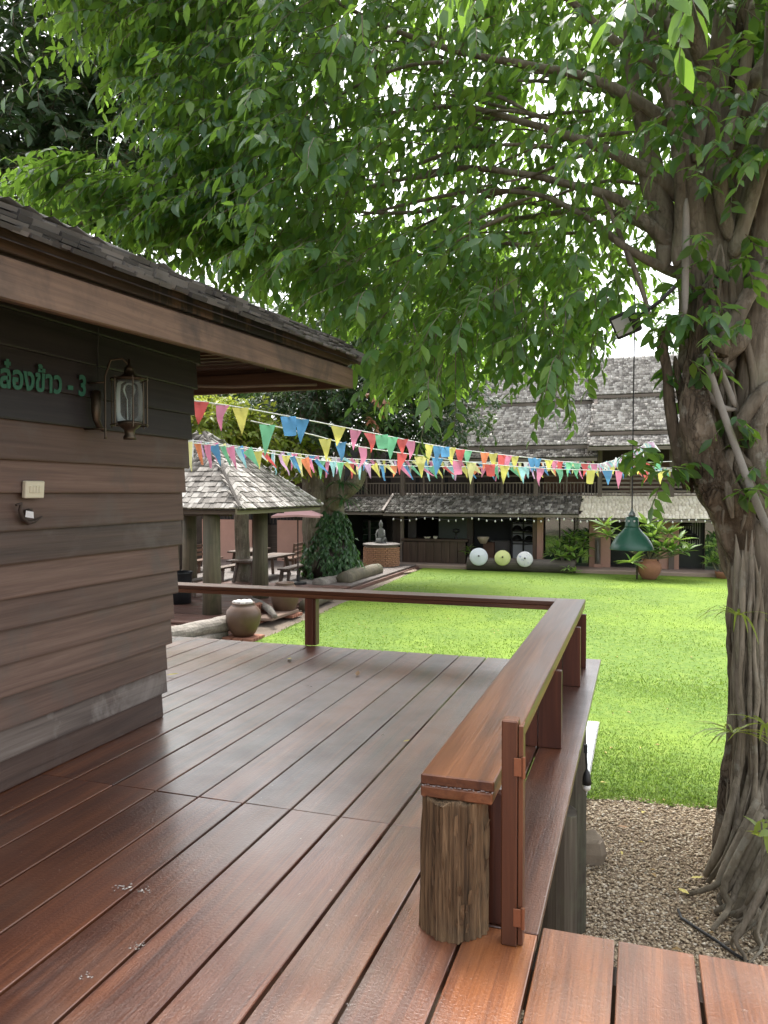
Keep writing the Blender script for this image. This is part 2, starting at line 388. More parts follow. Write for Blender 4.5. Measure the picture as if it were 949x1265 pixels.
# ================================================================== deck
BW = .2486; SEAM0 = -.06
deck = tag(MB().box((-4.6, 3.2, -.13), (8.4, .12, .14)).box((-3.0, 5.0, -.13), (5.2, .12, .14)).box((-3.0, 6.72, -.13), (5.2, .12, .14)).box((-2.3, 1.2, -.13), (9.5, .12, .14)).box((-2.0, 2.55, -.13), (9, .1, .14)).build('deck', M_DARKX), kind='structure')
bm_cache = {}
def board(L, wd=BW - .013, t=.035, mt=None):
    mt = mt or M_DECK; k = (round(L, 3), round(wd, 3), mt.name)
    if k not in bm_cache: bm_cache[k] = MB().box((0, 0, -t / 2), (wd, L, t), ch=.003).mesh('deck_board', mt)
    return bm_cache[k]
for k in range(-7, 24):
    xc = SEAM0 - BW * (k + .5)
    dz = random.uniform(-.0015, .0015)
    if k < 1: segs = [(-1.2, 2.655)]
    elif k == 1: segs = [(-1.2, 2.60), (2.606, 7.12)]
    else:
        segs = [(-1.2, 3.2745), (3.277, 6.88)] if k % 2 else [(-1.2, 3.2715), (3.274, 6.88)]
        if k in (7, 8): segs = [(-1.2, 1.73), (1.735, 3.268), (3.274, 6.88)]
    for (a, b) in segs:
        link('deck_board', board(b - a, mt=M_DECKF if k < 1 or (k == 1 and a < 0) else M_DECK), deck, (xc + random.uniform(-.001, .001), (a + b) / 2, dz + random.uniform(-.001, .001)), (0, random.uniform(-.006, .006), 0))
MB().bar((SEAM0 - BW * 2 + .02, 2.7, -.16), (SEAM0 - BW * 2 + .02, 7.1, -.16), .05, .2).build('side_beam', M_DARKX, deck)
MB().bar((-6, 6.85, -.14), (-.58, 6.85, -.14), .05, .2).build('edge_beam', M_DARKX, deck)
# rough log posts that carry the deck
def logmesh(h, r, seed, mat, n=40, rings=14, ridge=.06, taper=.04):
    vs = []; fs = []
    for i in range(rings + 1):
        z = h * i / rings
        for k in range(n):
            a = 2 * math.pi * k / n; d = Vector((math.cos(a), math.sin(a), 0))
            rr = r * (1 - taper * i / rings) * (1 + .05 * noise.noise(d * 1.3 + Vector((seed, 0, z * 1.1))) + ridge * noise.noise(Vector((d.x * 7, d.y * 7, z * 1.3 + seed))) + .6 * ridge * noise.noise(Vector((d.x * 16, d.y * 16, z * 3.5 + seed))) + (.7 * ridge * noise.noise(Vector((d.x * 34, d.y * 34, z * 5 + seed))) - ridge * .9 * max(0, noise.noise(Vector((d.x * 11, d.y * 11, z * 1.0 + seed * 2))) - .25) if n > 60 else 0))
            zz = z + (.02 * noise.noise(d * 2 + Vector((seed, 9, 0))) if i == rings else 0)
            vs.append((rr * d.x, rr * d.y, zz))
    for i in range(rings):
        for k in range(n):
            k2 = (k + 1) % n; fs.append((i * n + k, i * n + k2, (i + 1) * n + k2, (i + 1) * n + k))
    fs.append(tuple(rings * n + k for k in range(n)))
    return MB().add(vs, fs).mesh('log', mat, n > 60)
for i, (x, y, h, g) in enumerate([(-.42, 4.02, 1.46, 'tall'), (-.47, 5.55, 1.44, 'second'), (-4.2, 6.7, 1.4, 'x')]):
    o = link('deck_post', logmesh(h, .135, 3.1 + i, M_LOGD), None, (x, y, GZ - .01), (0, 0, i))
    tag(o, ['dark wet log post under the outer deck plank, beside the gravel', 'dark log post under the deck next to the white tiles', 'log post under the far deck edge'][i], 'post', 'log posts under the deck')
link('deck_stone', MB().tube([(0, 0, -.02), (0.01, 0, .08), (.0, .01, .17), (.0, 0, .185)], [.12, .13, .115, .08], 9, True, .35, 4).mesh('stone', plain('brown_fieldstone', col(.26, .21, .155), .9, .3, 9, bump=.6)), None, atZ(728, 1068, GZ) + Vector((0, .1, 0)))
tag(bpy.data.objects['deck_stone'], 'flat topped grey brown stone on the gravel against the deck post', 'stone')

# ================================================================== railing
rail = thing('deck_railing', 'low varnished teak railing with a wide flat top around the deck', 'railing', (-.58, 2.5, 0))
def part(mb, name, mat, parent, smooth=False):
    o = mb.build(name, mat, None, smooth, loc=(0, 0, 0)); o.parent = parent
    o.matrix_parent_inverse = Matrix.Identity(4); o.location = -Vector(parent.location); return o
part(MB().box((-.575, 4.80, .521), (.252, 4.58, .036), ch=.004), 'top_plank', M_RAIL, rail)
part(MB().box((-.577, 4.79, .481), (.246, 4.57, .040), ch=.005), 'under_plank', M_RAIL, rail)
pe = MB()
for i in range(26):
    x = -.695 + .24 * i / 25 + random.uniform(-.004, .004); pe.box((x, 2.5075, .503 + random.uniform(-.002, .003)), (random.uniform(.003, .010), .004, random.uniform(.001, .004)), Euler((0, random.uniform(-.3, .3), 0)))
peel = part(pe, 'paint_peel', plain('flaking_varnish', col(.30, .26, .25), .7), rail); peel['kind'] = 'stuff'
part(MB().box((-3.42, 6.985, .520), (5.44, .23, .036), ch=.004), 'top_plank', M_RAILX, rail)
part(MB().box((-3.42, 6.985, .480), (5.43, .22, .040), ch=.005), 'under_plank', M_RAILX, rail)
for y in (2.64, 4.57, 6.08, 6.74):
    for x in (-.625, -.487): part(MB().box((x, y + random.uniform(-.003, .003), .2305), (.134, .045, .457), ch=.003), 'upright_board', M_RAILZ, rail)
for x in (-3.06, -5.4): part(MB().box((x, 6.93, .2295), (.085, .10, .457), ch=.003).box((x + .058, 6.93, .2295), (.028, .09, .455), ch=.003), 'rail_post', M_RAILZ, rail)
gp = part(MB().box((-.398, 2.535, .375), (.052, .06, .75), ch=.004).box((-.362, 2.54, .368), (.016, .05, .73), ch=.002), 'gate_post', wood('gate_post_wood', col(.042, .015, .008), col(.115, .041, .019), col(.21, .085, .038), 2, (.28, .42), .3), rail)
M_COP = plain('copper_hinge', col(.30, .13, .07), .45, .2, metal=.7)
for z in (.60, .10):
    part(MB().box((-.368, 2.505, z), (.030, .006, .06), ch=.001).tube([(-.352, 2.505, z - .035), (-.352, 2.505, z + .035)], .007, 8), 'hinge', M_COP, gp)
for h in [c for c in gp.children]: h.location = Vector((0, 0, 0))
# the peeling log the rail rests on
lg = link('log_stump', logmesh(.46, .114, 8.8, M_LOGP, 170, 50, .115, .05), None, (-.60, 2.575, 0), (0, 0, .4))
tag(lg, 'short peeling log post standing on the deck under the rail end', 'log')
fl = MB()
for i in range(22):
    a = random.uniform(-2.4, -.3); z = random.uniform(.03, .42); r = .112
    p = Vector((r * math.cos(a), r * math.sin(a), z)); t = Vector((-math.sin(a), math.cos(a), 0))
    w_ = random.uniform(.003, .009); h_ = random.uniform(.03, .11); out = Vector((math.cos(a), math.sin(a), 0)) * random.uniform(.004, .02)
    fl.add([p - t * w_, p + t * w_, p + t * w_ * .7 + out + Vector((0, 0, h_)), p - t * w_ * .5 + out * .6 + Vector((0, 0, h_ * .9)), p + out * .4 + Vector((0, 0, h_ * .4))], [(0, 1, 4), (1, 2, 4), (2, 3, 4), (3, 0, 4)])
o = fl.build('splinter', M_LOGP, lg); o['kind'] = 'stuff'
# hanging black bulb socket under the deck edge
bs = thing('hanging_bulb', 'white bulb in a black socket hanging on a cord at the deck edge', 'light bulb', (-.285, 4.62, 0))
M_BLK = plain('black_rubber', col(.012, .012, .012), .5, .1); M_BULB = plain('frosted_bulb', col(.75, .74, .70), .3, .03, bump=0)
part(MB().tube([(-.285, 4.62, -.01), (-.283, 4.62, -.06), (-.279, 4.62, -.14)], .006, 6).box((-.287, 4.62, -.005), (.02, .02, .05)), 'cord', M_BLK, bs)
part(MB().lathe((-.279, 4.62, -.215), [(.026, 0), (.026, .03), (.02, .06), (.009, .085), (.006, .09)], 14), 'socket', M_BLK, bs, True)
part(MB().lathe((-.279, 4.62, -.255), [(.002, 0), (.014, .004), (.022, .016), (.024, .03), (.02, .041)], 14), 'bulb', M_BULB, bs, True)
# black garden hose on the gravel
hp = [atZ(x, y, GZ + .02) for x, y in ((838, 1124), (842, 1134), (860, 1146), (885, 1162), (910, 1180), (935, 1194), (965, 1202), (1000, 1204))]
tag(MB().tube(hp, .011, 8).build('garden_hose', M_BLK, None, True), 'thin black hose lying across the gravel towards the deck edge', 'hose')
# fallen leaves
def leafmesh(name, mat):
    vs = [(0, 0, 0), (-.16, .33, .02), (0, .33, 0), (.16, .33, .03), (-.12, .68, .03), (0, .68, .0), (.12, .68, .02), (0, 1, .03)]
    return MB().add(vs, [(0, 2, 1), (0, 3, 2), (1, 2, 5, 4), (2, 3, 6, 5), (4, 5, 7), (5, 6, 7)]).mesh(name, mat, True)
M_YL = plain('yellow_fallen_leaf', col(.50, .42, .08), .6, .25, 20); M_BL = plain('brown_fallen_leaf', col(.24, .13, .05), .7, .25, 20)
for i, (px, py, z, s, m, lb) in enumerate([(356, 813, .01, .10, M_YL, 'yellow fallen leaf on the deck near the far rail post'), (441, 835, .01, .12, M_BL, 'curled brown fallen leaf on the deck boards before the lawn'),
      (205, 834, .01, .11, M_YL, 'pale yellow leaf on the deck beside the clapboard corner'), (498, 916, .006, .045, M_YL, 'tiny yellow green leaf on the deck beside the rail'), (838, 1097, GZ + .03, .13, M_YL, 'yellow leaf lying on the gravel beside the hose'),
      (762, 1020, GZ + .03, .12, M_BL, 'brown leaf lying on the gravel near the lawn edge'), (853, 1084, GZ + .03, .10, M_YL, 'pale leaf on the gravel before the tree roots')]):
    o = link('fallen_leaf', leafmesh('leaf', m), None, atZ(px, py, z), (.1, .1, random.uniform(0, 6)), (s, s, s * 1.5)); tag(o, lb, 'leaf', 'fallen leaves')

M_DROP = plain('white_bird_dropping', col(.36, .33, .30), .8, .2)
for i, (px, py, r, lb) in enumerate([(152, 1098, .030, 'white bird dropping splash on the deck boards'), (178, 1101, .022, 'smaller white dropping beside the larger splash'), (172, 1168, .020, 'elongated white dropping in a deck seam'), (108, 1206, .018, 'faint white splash low on the deck'), (430, 1242, .006, 'white speck on the deck near the log post')]):
    p = atZ(px, py, .003); m = MB()
    for k in range(16):
        a = random.uniform(0, 6.28); q = r * 1.5 * random.random(); rr = r * random.uniform(.05, .2) if k else r * .28
        vs = [(q * math.cos(a), q * math.sin(a), .003)] + [(q * math.cos(a) + rr * random.uniform(.6, 1.2) * math.cos(t * math.pi / 4), q * math.sin(a) + rr * random.uniform(.6, 1.2) * math.sin(t * math.pi / 4), .0005) for t in range(8)]
        m.add(vs, [(0, 1 + t, 1 + (t + 1) % 8) for t in range(8)])
    o = m.build('bird_dropping', M_DROP, None, loc=p); tag(o, lb, 'dropping', None, 'stuff')

# litter of small dry leaves on gravel and lawn
LV = []; LF = []
for k in range(260):
    if k < 110: x, y, z = random.uniform(-.2, 2.3), random.uniform(4.2, 8.2), GZ + .014
    else: y = 8.2 + 16 * random.random() ** 1.4; x = random.uniform(-.75 * y, .3 * y); z = GZ + .03
    if x < -7.2: continue
    a = random.uniform(0, 6.28); L_ = random.uniform(.03, .085); w_ = L_ * random.uniform(.18, .3); c_, s_ = math.cos(a), math.sin(a); b_ = len(LV)
    for (u, v, h) in ((0, 0, 0), (.5, -1, .012), (1, 0, .008), (.5, 1, .016)): LV.append((x + c_ * u * L_ - s_ * v * w_, y + s_ * u * L_ + c_ * v * w_, z + h))
    LF += [(b_, b_ + 1, b_ + 2), (b_, b_ + 2, b_ + 3)]
ml = NT('dry_leaf_litter'); ml.base(ml.ramp(ml.n('ShaderNodeNewGeometry').outputs['Random Per Island'], [(0, col(.16, .09, .04)), (.5, col(.33, .22, .08)), (1, col(.48, .40, .12))])); ml.rough(.8)
tag(link('leaf_litter', np_mesh('leaf_litter', LV, LF, ml.m)), kind='stuff')
# ================================================================== rice granary (left): battered clapboard house, lantern, sign, roof
gr = thing('rice_granary', 'brown clapboard rice granary with outward leaning walls and shingle roof on the deck', 'granary', (-3.05, 4.36, 0))
LEAN = .19 / 2.42                     # walls flare outward by this much per metre of height
GX, GY = -3.035, 4.365                # foot of the corner
GN = Vector((1, 0, LEAN * -1)).normalized()
def gpart(mb, name, mat, smooth=False, parent=gr):
    o = mb.build(name, mat, None, smooth, loc=(0, 0, 0)); o.parent = parent; o.location = -Vector(gr.location) if parent is gr else Vector((0, 0, 0)); return o
# solid core behind the boards
hz = 2.62; e = LEAN * hz; W0, W1 = -6.4, -1.8
core = MB().add([(GX - .03, GY - .03, 0), (W0, GY - .03, 0), (W0, -1.6, 0), (GX - .03, -1.6, 0), (GX - .03 + e, GY - .03 + e, hz), (W0 - e, GY - .03 + e, hz), (W0 - e, -1.6 - e, hz), (GX - .03 + e, -1.6 - e, hz)],
    [(0, 1, 2, 3), (4, 7, 6, 5), (0, 4, 5, 1), (1, 5, 6, 2), (2, 6, 7, 3), (3, 7, 4, 0)])
gpart(core, 'wall', M_DARKW)
# heights of the board seams, read at the corner
ys = [888, 857, 827.5, 796, 765.5, 733, 705, 673, 642.6, 608.4, 578.9, 544, 513, 482, 451, 420]
zs = []
for y in ys:
    z = 0.0
    for _ in range(12):
        a = LEAN * z; xx = GX + a; yy = GY + a; d = Vector((xx, yy, 0)).dot(_F0); z = 1.5 - (y - 608) / FPX * d
    zs.append(max(z, 0.004))
for i in range(len(zs) - 1):
    z0, z1 = zs[i], zs[i + 1] + .012; lift = .03; jit = random.uniform(-.012, .012)
    x0, x1 = GX + LEAN * z0, GX + LEAN * z1; y1 = GY + LEAN * (z0 + z1) / 2 + jit + (.02 if i in (3, 5, 1, 7) else 0)
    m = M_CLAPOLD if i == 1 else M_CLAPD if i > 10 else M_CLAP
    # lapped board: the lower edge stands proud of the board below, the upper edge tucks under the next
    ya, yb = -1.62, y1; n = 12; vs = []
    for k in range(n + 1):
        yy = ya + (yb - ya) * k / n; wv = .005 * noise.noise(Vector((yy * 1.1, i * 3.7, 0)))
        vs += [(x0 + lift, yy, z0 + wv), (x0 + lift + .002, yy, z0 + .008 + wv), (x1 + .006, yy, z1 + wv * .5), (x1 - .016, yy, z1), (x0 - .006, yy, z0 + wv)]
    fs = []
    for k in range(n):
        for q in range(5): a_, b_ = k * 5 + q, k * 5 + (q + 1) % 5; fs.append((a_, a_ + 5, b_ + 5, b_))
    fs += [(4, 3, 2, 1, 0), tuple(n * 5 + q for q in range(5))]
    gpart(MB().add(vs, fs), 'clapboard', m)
    # end face boards of the gable wall (facing the lawn)
    vs = [(W0, GY + LEAN * z0 + .018, z0), (GX + LEAN * z0 - .008, GY + LEAN * z0 + .018, z0), (GX + LEAN * z1 - .008, GY + LEAN * z1 + .003, z1), (W0, GY + LEAN * z1 + .003, z1),
          (W0, GY + LEAN * z0 - .02, z0), (GX + LEAN * z0 - .008, GY + LEAN * z0 - .02, z0), (GX + LEAN * z1 - .008, GY + LEAN * z1 - .02, z1), (W0, GY + LEAN * z1 - .02, z1)]
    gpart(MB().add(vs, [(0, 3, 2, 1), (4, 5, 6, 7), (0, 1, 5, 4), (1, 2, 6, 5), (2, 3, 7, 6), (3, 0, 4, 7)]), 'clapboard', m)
# ---- eaves
C0 = atX(433, 480, -2.12); C1 = atX(0, 370, -2.12)                   # lower edge of the fascia: far corner, and where it leaves the frame
ed = (C1 - C0).normalized(); C2 = C0 + ed * 7.4                     # runs on behind the camera
up = Vector((0, 0, 1))
gpart(MB().bar(C0 + up * .075, C2 + up * .075, .045, .15, ch=.006), 'fascia_board', M_FASCIA)
M_FASCD = wood('stained_upper_fascia', col(.02, .014, .010), col(.085, .052, .034), col(.15, .095, .062), 1, (.55, .8), .4, grime=col(.012, .010, .009))
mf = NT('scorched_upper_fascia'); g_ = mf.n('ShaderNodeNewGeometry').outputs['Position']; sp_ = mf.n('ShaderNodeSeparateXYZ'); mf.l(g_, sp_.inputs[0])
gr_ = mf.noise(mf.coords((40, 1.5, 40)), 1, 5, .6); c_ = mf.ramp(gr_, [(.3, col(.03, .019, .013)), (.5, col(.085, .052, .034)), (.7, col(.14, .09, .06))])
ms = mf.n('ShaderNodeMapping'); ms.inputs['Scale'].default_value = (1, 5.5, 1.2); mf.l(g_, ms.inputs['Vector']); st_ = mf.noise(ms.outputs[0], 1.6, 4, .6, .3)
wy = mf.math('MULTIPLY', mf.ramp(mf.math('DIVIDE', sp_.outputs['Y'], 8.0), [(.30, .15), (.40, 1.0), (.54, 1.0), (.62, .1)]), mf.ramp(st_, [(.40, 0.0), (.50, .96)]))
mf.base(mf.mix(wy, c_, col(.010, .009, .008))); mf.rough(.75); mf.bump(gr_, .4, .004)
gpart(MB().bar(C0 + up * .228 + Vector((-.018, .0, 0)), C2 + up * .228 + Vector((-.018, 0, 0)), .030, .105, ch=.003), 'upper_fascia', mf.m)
gpart(MB().bar(C0 + up * .18 + Vector((-.05, -.05, 0)), C2 + up * .18 + Vector((-.05, 0, 0)), .02, .2), 'eave_backing', M_DARKX)
CX = Vector((-7.6, C0.y, C0.z))
M_FASX = wood('stained_fascia_end', col(.05, .034, .024), col(.12, .078, .052), col(.19, .13, .09), 0, (.55, .8), .4)
gpart(MB().bar(C0 + Vector((-.026, -.02, .075)), CX + up * .075 , .045, .15, ch=.004), 'fascia_board', M_FASX)
gpart(MB().bar(C0 + Vector((-.02, 0, .215)), CX + up * .215, .03, .125, ch=.003), 'upper_fascia', M_FASX)
# ---- roof planes with shingles
RE = C0 + Vector((.06, .06, .225))                                    # roof tip at the corner
HA, SLP = .6, .49                                                      # plan skew of the hip, slope of the long roof plane
EDS = -ed.z / abs(ed.y)
def hip(t): return RE + Vector((-HA * t, -t, (SLP * HA - EDS) * t))
def main(u, t):   # u along eave from the corner (m), t plan distance up the slope
    b = RE + ed * u; return Vector((b.x - t, b.y, b.z + SLP * t))
M_SHG = None
def shingle_material(name, dark, mid, light, pale, moss=None):
    m = NT(name); r = m.rand(); v = m.coords((30, 4, 30)); g = m.noise(v, 1.0, 5, .6, .3); pos = m.n('ShaderNodeNewGeometry').outputs['Position']
    n1 = m.noise(pos, .9, 4, .6); f = m.math('ADD', m.math('MULTIPLY', r, .62), m.math('MULTIPLY', n1, .38))
    c = m.ramp(f, [(.2, dark), (.45, mid), (.65, light), (.9, pale)])
    c = m.mix(m.math('MULTIPLY', g, .55), c, dark)
    if moss: c = m.mix(m.ramp(m.noise(pos, 2.5, 4, .6), [(.52, 0.0), (.7, .6)]), c, moss)
    m.base(c); m.rough(.9); m.bump(g, .5, .01); return m.m
M_SHG = shingle_material('grey_teak_shingle', col(.045, .042, .038), col(.10, .094, .085), col(.17, .16, .145), col(.27, .255, .235), col(.06, .058, .045))
M_SHP = shingle_material('pavilion_shingle', col(.09, .08, .07), col(.23, .21, .19), col(.36, .34, .31), col(.55, .53, .50))
def sheathing(fn, umax, tmax, u0=lambda t: 0.0, nt=8, nu=10, drop=.03):
    V = []; F = []
    for j in range(nt + 1):
        t = tmax * j / nt
        for i in range(nu + 1):
            u = u0(t) + (umax - u0(t)) * i / nu; p = fn(u, t); V.append(p - up * drop)
    for j in range(nt):
        for i in range(nu): F.append((j * (nu + 1) + i, j * (nu + 1) + i + 1, (j + 1) * (nu + 1) + i + 1, (j + 1) * (nu + 1) + i))
    return MB().add(V, F)
TM = 3.2
roof1 = gpart(sheathing(main, 8.4, TM, lambda t: t / HA), 'roof', M_DARKX)
def endf(u, t): b = RE + Vector((-1, 0, 0)) * u; return Vector((b.x, b.y - t, b.z + (SLP * HA - EDS) * t))
roof2 = gpart(sheathing(endf, 6.2, TM * 1.6, lambda t: HA * t), 'roof', M_DARKX)
shm = MB().add([(-.5, 0, 0), (.5, 0, 0), (.5, 1, 0), (-.5, 1, 0), (-.5, 0, 1), (.5, 0, 1), (.5, 1, .35), (-.5, 1, .35)], [(4, 5, 6, 7), (0, 1, 5, 4), (1, 2, 6, 5), (3, 0, 4, 7), (3, 2, 1, 0)])
SHV = np.array(shm.v); SHF = [f for f in shm.f]; SHQ = np.array([list(f) for f in shm.f])
def shingle_frames(fn, u0f, u1f, tmax, course=.11, wid=.13, thick=.014, wj=.35, tj=.012, length=1.6):
    """list of 4x4 frames, one for each shingle of a roof plane"""
    out = []; nrow = int(tmax / course)
    for j in range(nrow):
        t = j * course; u = u0f(t) + random.uniform(-.5, 0) * wid; ue = u1f(t)
        while u < ue:
            w_ = wid * random.uniform(1 - wj, 1 + wj); uc = u + w_ / 2; u += w_
            if uc < u0f(t) + .02 or uc > ue - .02: continue
            tt = max(0, t + random.uniform(-tj, tj)) - .004; p = fn(uc, tt); q = fn(uc, tt + course); x = (fn(uc + .05, tt) - fn(uc - .05, tt)).normalized()
            y = q - p; n = x.cross(y).normalized()
            if n.z < 0: n = -n
            hh = thick * random.uniform(.7, 1.5); tilt = y * length
            M = Matrix.Identity(4)
            for i, c in enumerate((x * (w_ - .006), tilt - n * .0, n * hh)):
                for r_ in range(3): M[r_][i] = c[r_]
            pp = p + n * (.004 + random.uniform(0, .004))
            for r_ in range(3): M[r_][3] = pp[r_]
            out.append(M)
    return out
def lay_shingles(frames, parent, off, mat, limit=300):
    """the frames showing largest in the photo become parts, the rest one stuff part"""
    def sz(M):
        p = Vector((M[0][3], M[1][3], M[2][3])); x, y, d = proj(p)
        if d < .3 or not (-20 < x < 970 and -20 < y < 1285): return 1e6 + d
        n = Vector((M[0][2], M[1][2], M[2][2])).normalized(); return d / max(.05, abs(n.dot((EYE - p).normalized())))
    fr = sorted(frames, key=sz); me = shm.mesh('shingle', mat); T = Matrix.Translation(-Vector(off))
    for M in fr[:limit]: linkm('shingle', me, parent, T @ M)
    rest = fr[limit:]
    if rest:
        A = np.array([[list(r) for r in (T @ M)] for M in rest]); P = np.einsum('nij,kj->nki', A[:, :3, :3], SHV) + A[:, None, :3, 3]
        F = (SHQ[None] + (np.arange(len(rest)) * 8)[:, None, None]).reshape(-1, 4)
        o = link('shingle_field', np_mesh('shingle_field', P.reshape(-1, 3), F, mat), parent); o['kind'] = 'stuff'
fr = shingle_frames(main, lambda t: t / HA, lambda t: 8.2, TM, .085, .12, .017, .45, .02)
for k in range(1, 5):                                                  # doubled-up courses at the eave
    fr += shingle_frames(lambda u, t, k=k: main(u, t - .012 + .020 * k) + up * (.019 * k - .012), lambda t: 0.0, lambda t: 8.2, .09, .085, .11, .016, .5, .016)
lay_shingles(fr, roof1, (0, 0, 0), M_SHG, 290)
fr = shingle_frames(endf, lambda t: HA * t, lambda t: 6.0, TM * 1.6, .11, .14, .014)
lay_shingles(fr, roof2, (0, 0, 0), M_SHG, 0)
gpart(MB().tube([hip(t) + up * .02 for t in np.linspace(-.05, TM * 1.6, 12)], [.035] * 12, 8, True, .15, 2), 'hip_ridge', M_SHG)
gpart(MB().tube([hip(0) + Vector((.05, .05, -.01)), hip(.0) + up * .01, hip(.25) + up * .02], [.03, .05, .04], 8), 'corner_cap', M_SHG)
# underside battens of the overhang and a sagging cable
for k in range(7):
    y = 4.75 + k * .13; gpart(MB().bar((-2.2 - (k % 2) * .02, y, C0.z + .19), (-4.6, y, C0.z + .22), .03, .025), 'batten', M_FASX)
pts = [atD(243, 477, 5.4), atD(290, 478, 5.5), atD(340, 476, 5.6), (C0.x - .25, C0.y - .08, C0.z + .03)]
gpart(MB().tube(pts, .011, 6), 'conduit', plain('grey_conduit', col(.20, .17, .15), .7))
tag(link('fallen_leaf', leafmesh('leaf', M_YL), None, main(1.75, .12) + up * .05, (.3, .1, 2.2), (.14, .14, .2)), 'yellow leaf lying on the granary roof edge', 'leaf', 'fallen leaves')
# ---- painted name on the wall
wallp = lambda px, py, off=.03: atP(px, py, (GX + off, GY, 0), GN)
tc_ = bpy.data.curves.new('wall_lettering', 'FONT'); tc_.body = 'หล๋องข้าว - 3'; tc_.size = 1; tc_.extrude = .001; tc_.offset = .028; tc_.resolution_u = 3
to = bpy.data.objects.new('tmp', tc_); COL.objects.link(to); bpy.context.view_layer.update()
tme = bpy.data.meshes.new_from_object(to.evaluated_get(bpy.context.evaluated_depsgraph_get())); bpy.data.objects.remove(to)
tv = np.array([v.co[:] for v in tme.vertices]); mn, mx = tv.min(0), tv.max(0)
PR = wallp(106, 489, .036); PL = wallp(-16, 476, .036)              # baseline ends
sx = (PR - PL).length / (mx[0] - mn[0]); xa = (PR - PL).normalized(); za = GN.cross(xa).normalized(); za = za if za.z > 0 else -za
Mx = Matrix.Identity(4)
for r_ in range(3): Mx[r_][0] = xa[r_] * sx; Mx[r_][1] = za[r_] * sx * 1.15; Mx[r_][2] = GN[r_]; Mx[r_][3] = PL[r_] - xa[r_] * sx * mn[0]
tme.materials.clear(); tme.materials.append(plain('green_sign_paint', col(.025, .15, .095), .6, .3))
linkm('lettering', tme, gr, Matrix.Translation(-Vector(gr.location)) @ Mx)
# ---- switch plate and hook
M_CREAM = plain('cream_plastic', col(.66, .62, .47), .4, .05, bump=0)
sp = wallp(39, 604.5, .03); sw = thing('light_switch', 'cream rectangular light switch plate on the clapboard wall', 'switch', sp, (0, LEAN, 0))
MB().box((.012, 0, 0), (.024, .128, .086), ch=.004).build('plate', M_CREAM, sw); 
for k in range(4): MB().box((.026, -.03 + k * .02, .002), (.008, .017, .036), ch=.002).build('rocker', M_CREAM, sw)
hk = wallp(36, 632, .04); hook = thing('wall_hook', 'curved dark wooden hook on the wall below the light switch', 'hook', hk)
pp = [wallp(x, y, .05) - hk for x, y in ((20, 624), (26, 622), (25, 630), (28, 640), (35, 646), (43, 644), (52, 638))]
MB().tube(pp, [.006, .009, .010, .011, .011, .009, .004], 8).build('hook_arm', M_DARKW, hook, True)
MB().box((-.004, 0, .0), (.03, .028, .024), Euler((.2, 0, 0))).build('back_plate', M_DARKW, hook)
pt = wallp(37, 635.5, .065); o = MB().add([(0, -.024, .02), (0, .024, .012), (.006, .02, -.02), (-.002, -.028, -.012), (.004, 0, .002)], [(0, 3, 4), (3, 2, 4), (2, 1, 4), (1, 0, 4)]).build('paper_scrap', plain('white_paper', col(.7, .7, .7), .6, .05), None, loc=pt)
tag(o, 'crumpled white paper scrap stuck on the curved wall hook', 'paper')
# ---- glass wall lantern
LC = atX(160, 497, -2.66); lan = thing('wall_lantern', 'brass cage wall lantern with a glass chimney and clear bulb', 'lantern', LC)
M_BRASS = plain('tarnished_brass', col(.10, .08, .055), .42, .3, 12, metal=.85)
gl = NT('thin_glass'); gl.b.inputs['Base Color'].default_value = col(.75, .8, .8); gl.rough(.04)
tb = gl.n('ShaderNodeBsdfTransparent'); tb.inputs['Color'].default_value = col(.85, .88, .87); mxs = gl.n('ShaderNodeMixShader'); fz = gl.n('ShaderNodeFresnel'); fz.inputs['IOR'].default_value = 1.45
gl.l(gl.math('ADD', fz.outputs[0], .015), mxs.inputs[0]); gl.l(tb.outputs[0], mxs.inputs[1]); gl.l(gl.b.outputs[0], mxs.inputs[2]); gl.l(mxs.outputs[0], gl.t.nodes['Material Output'].inputs['Surface']); M_GLASS = gl.m
MB().lathe((0, 0, 0), [(.066, -.105), (.070, -.05), (.070, .05), (.064, .10), (.05, .125)], 24).build('glass_chimney', M_GLASS, lan, True)
MB().lathe((0, 0, 0), [(.012, -.125), (.012, -.06), (.014, .015), (.03, .05), (.034, .07), (.028, .092), (.014, .105)], 16).build('bulb', M_GLASS, lan, True)
MB().lathe((0, 0, 0), [(.0, -.205), (.034, -.205), (.034, -.19), (.026, -.175), (.03, -.15), (.052, -.135), (.066, -.118), (.066, -.108), (.03, -.1)], 20).build('lamp_base', M_BRASS, lan, True)
MB().lathe((0, 0, 0), [(.07, .118), (.076, .124), (.05, .14), (.03, .155), (.024, .18), (.026, .185), (.01, .2), (.008, .235), (0, .24)], 20).build('lamp_cap', M_BRASS, lan, True)
for k in range(6):
    a = k * math.pi / 3 + .3; MB().tube([(.098 * math.cos(a), .098 * math.sin(a), -.14), (.098 * math.cos(a), .098 * math.sin(a), .135)], .0042, 6).build('cage_rod', M_BRASS, lan)
for z in (-.125, .125):
    MB().tube([(.098 * math.cos(a), .098 * math.sin(a), z) for a in np.linspace(0, 2 * math.pi, 25)], .004, 6, False).build('cage_ring', M_BRASS, lan)
    MB().bar((-.11, 0, z), (.11, 0, z), .004, .004).bar((0, -.13, z + .002), (0, .13, z + .002), .004, .004).build('cage_cross', M_BRASS, lan)
wx = wallp(142, 520, .03).x - LC.x
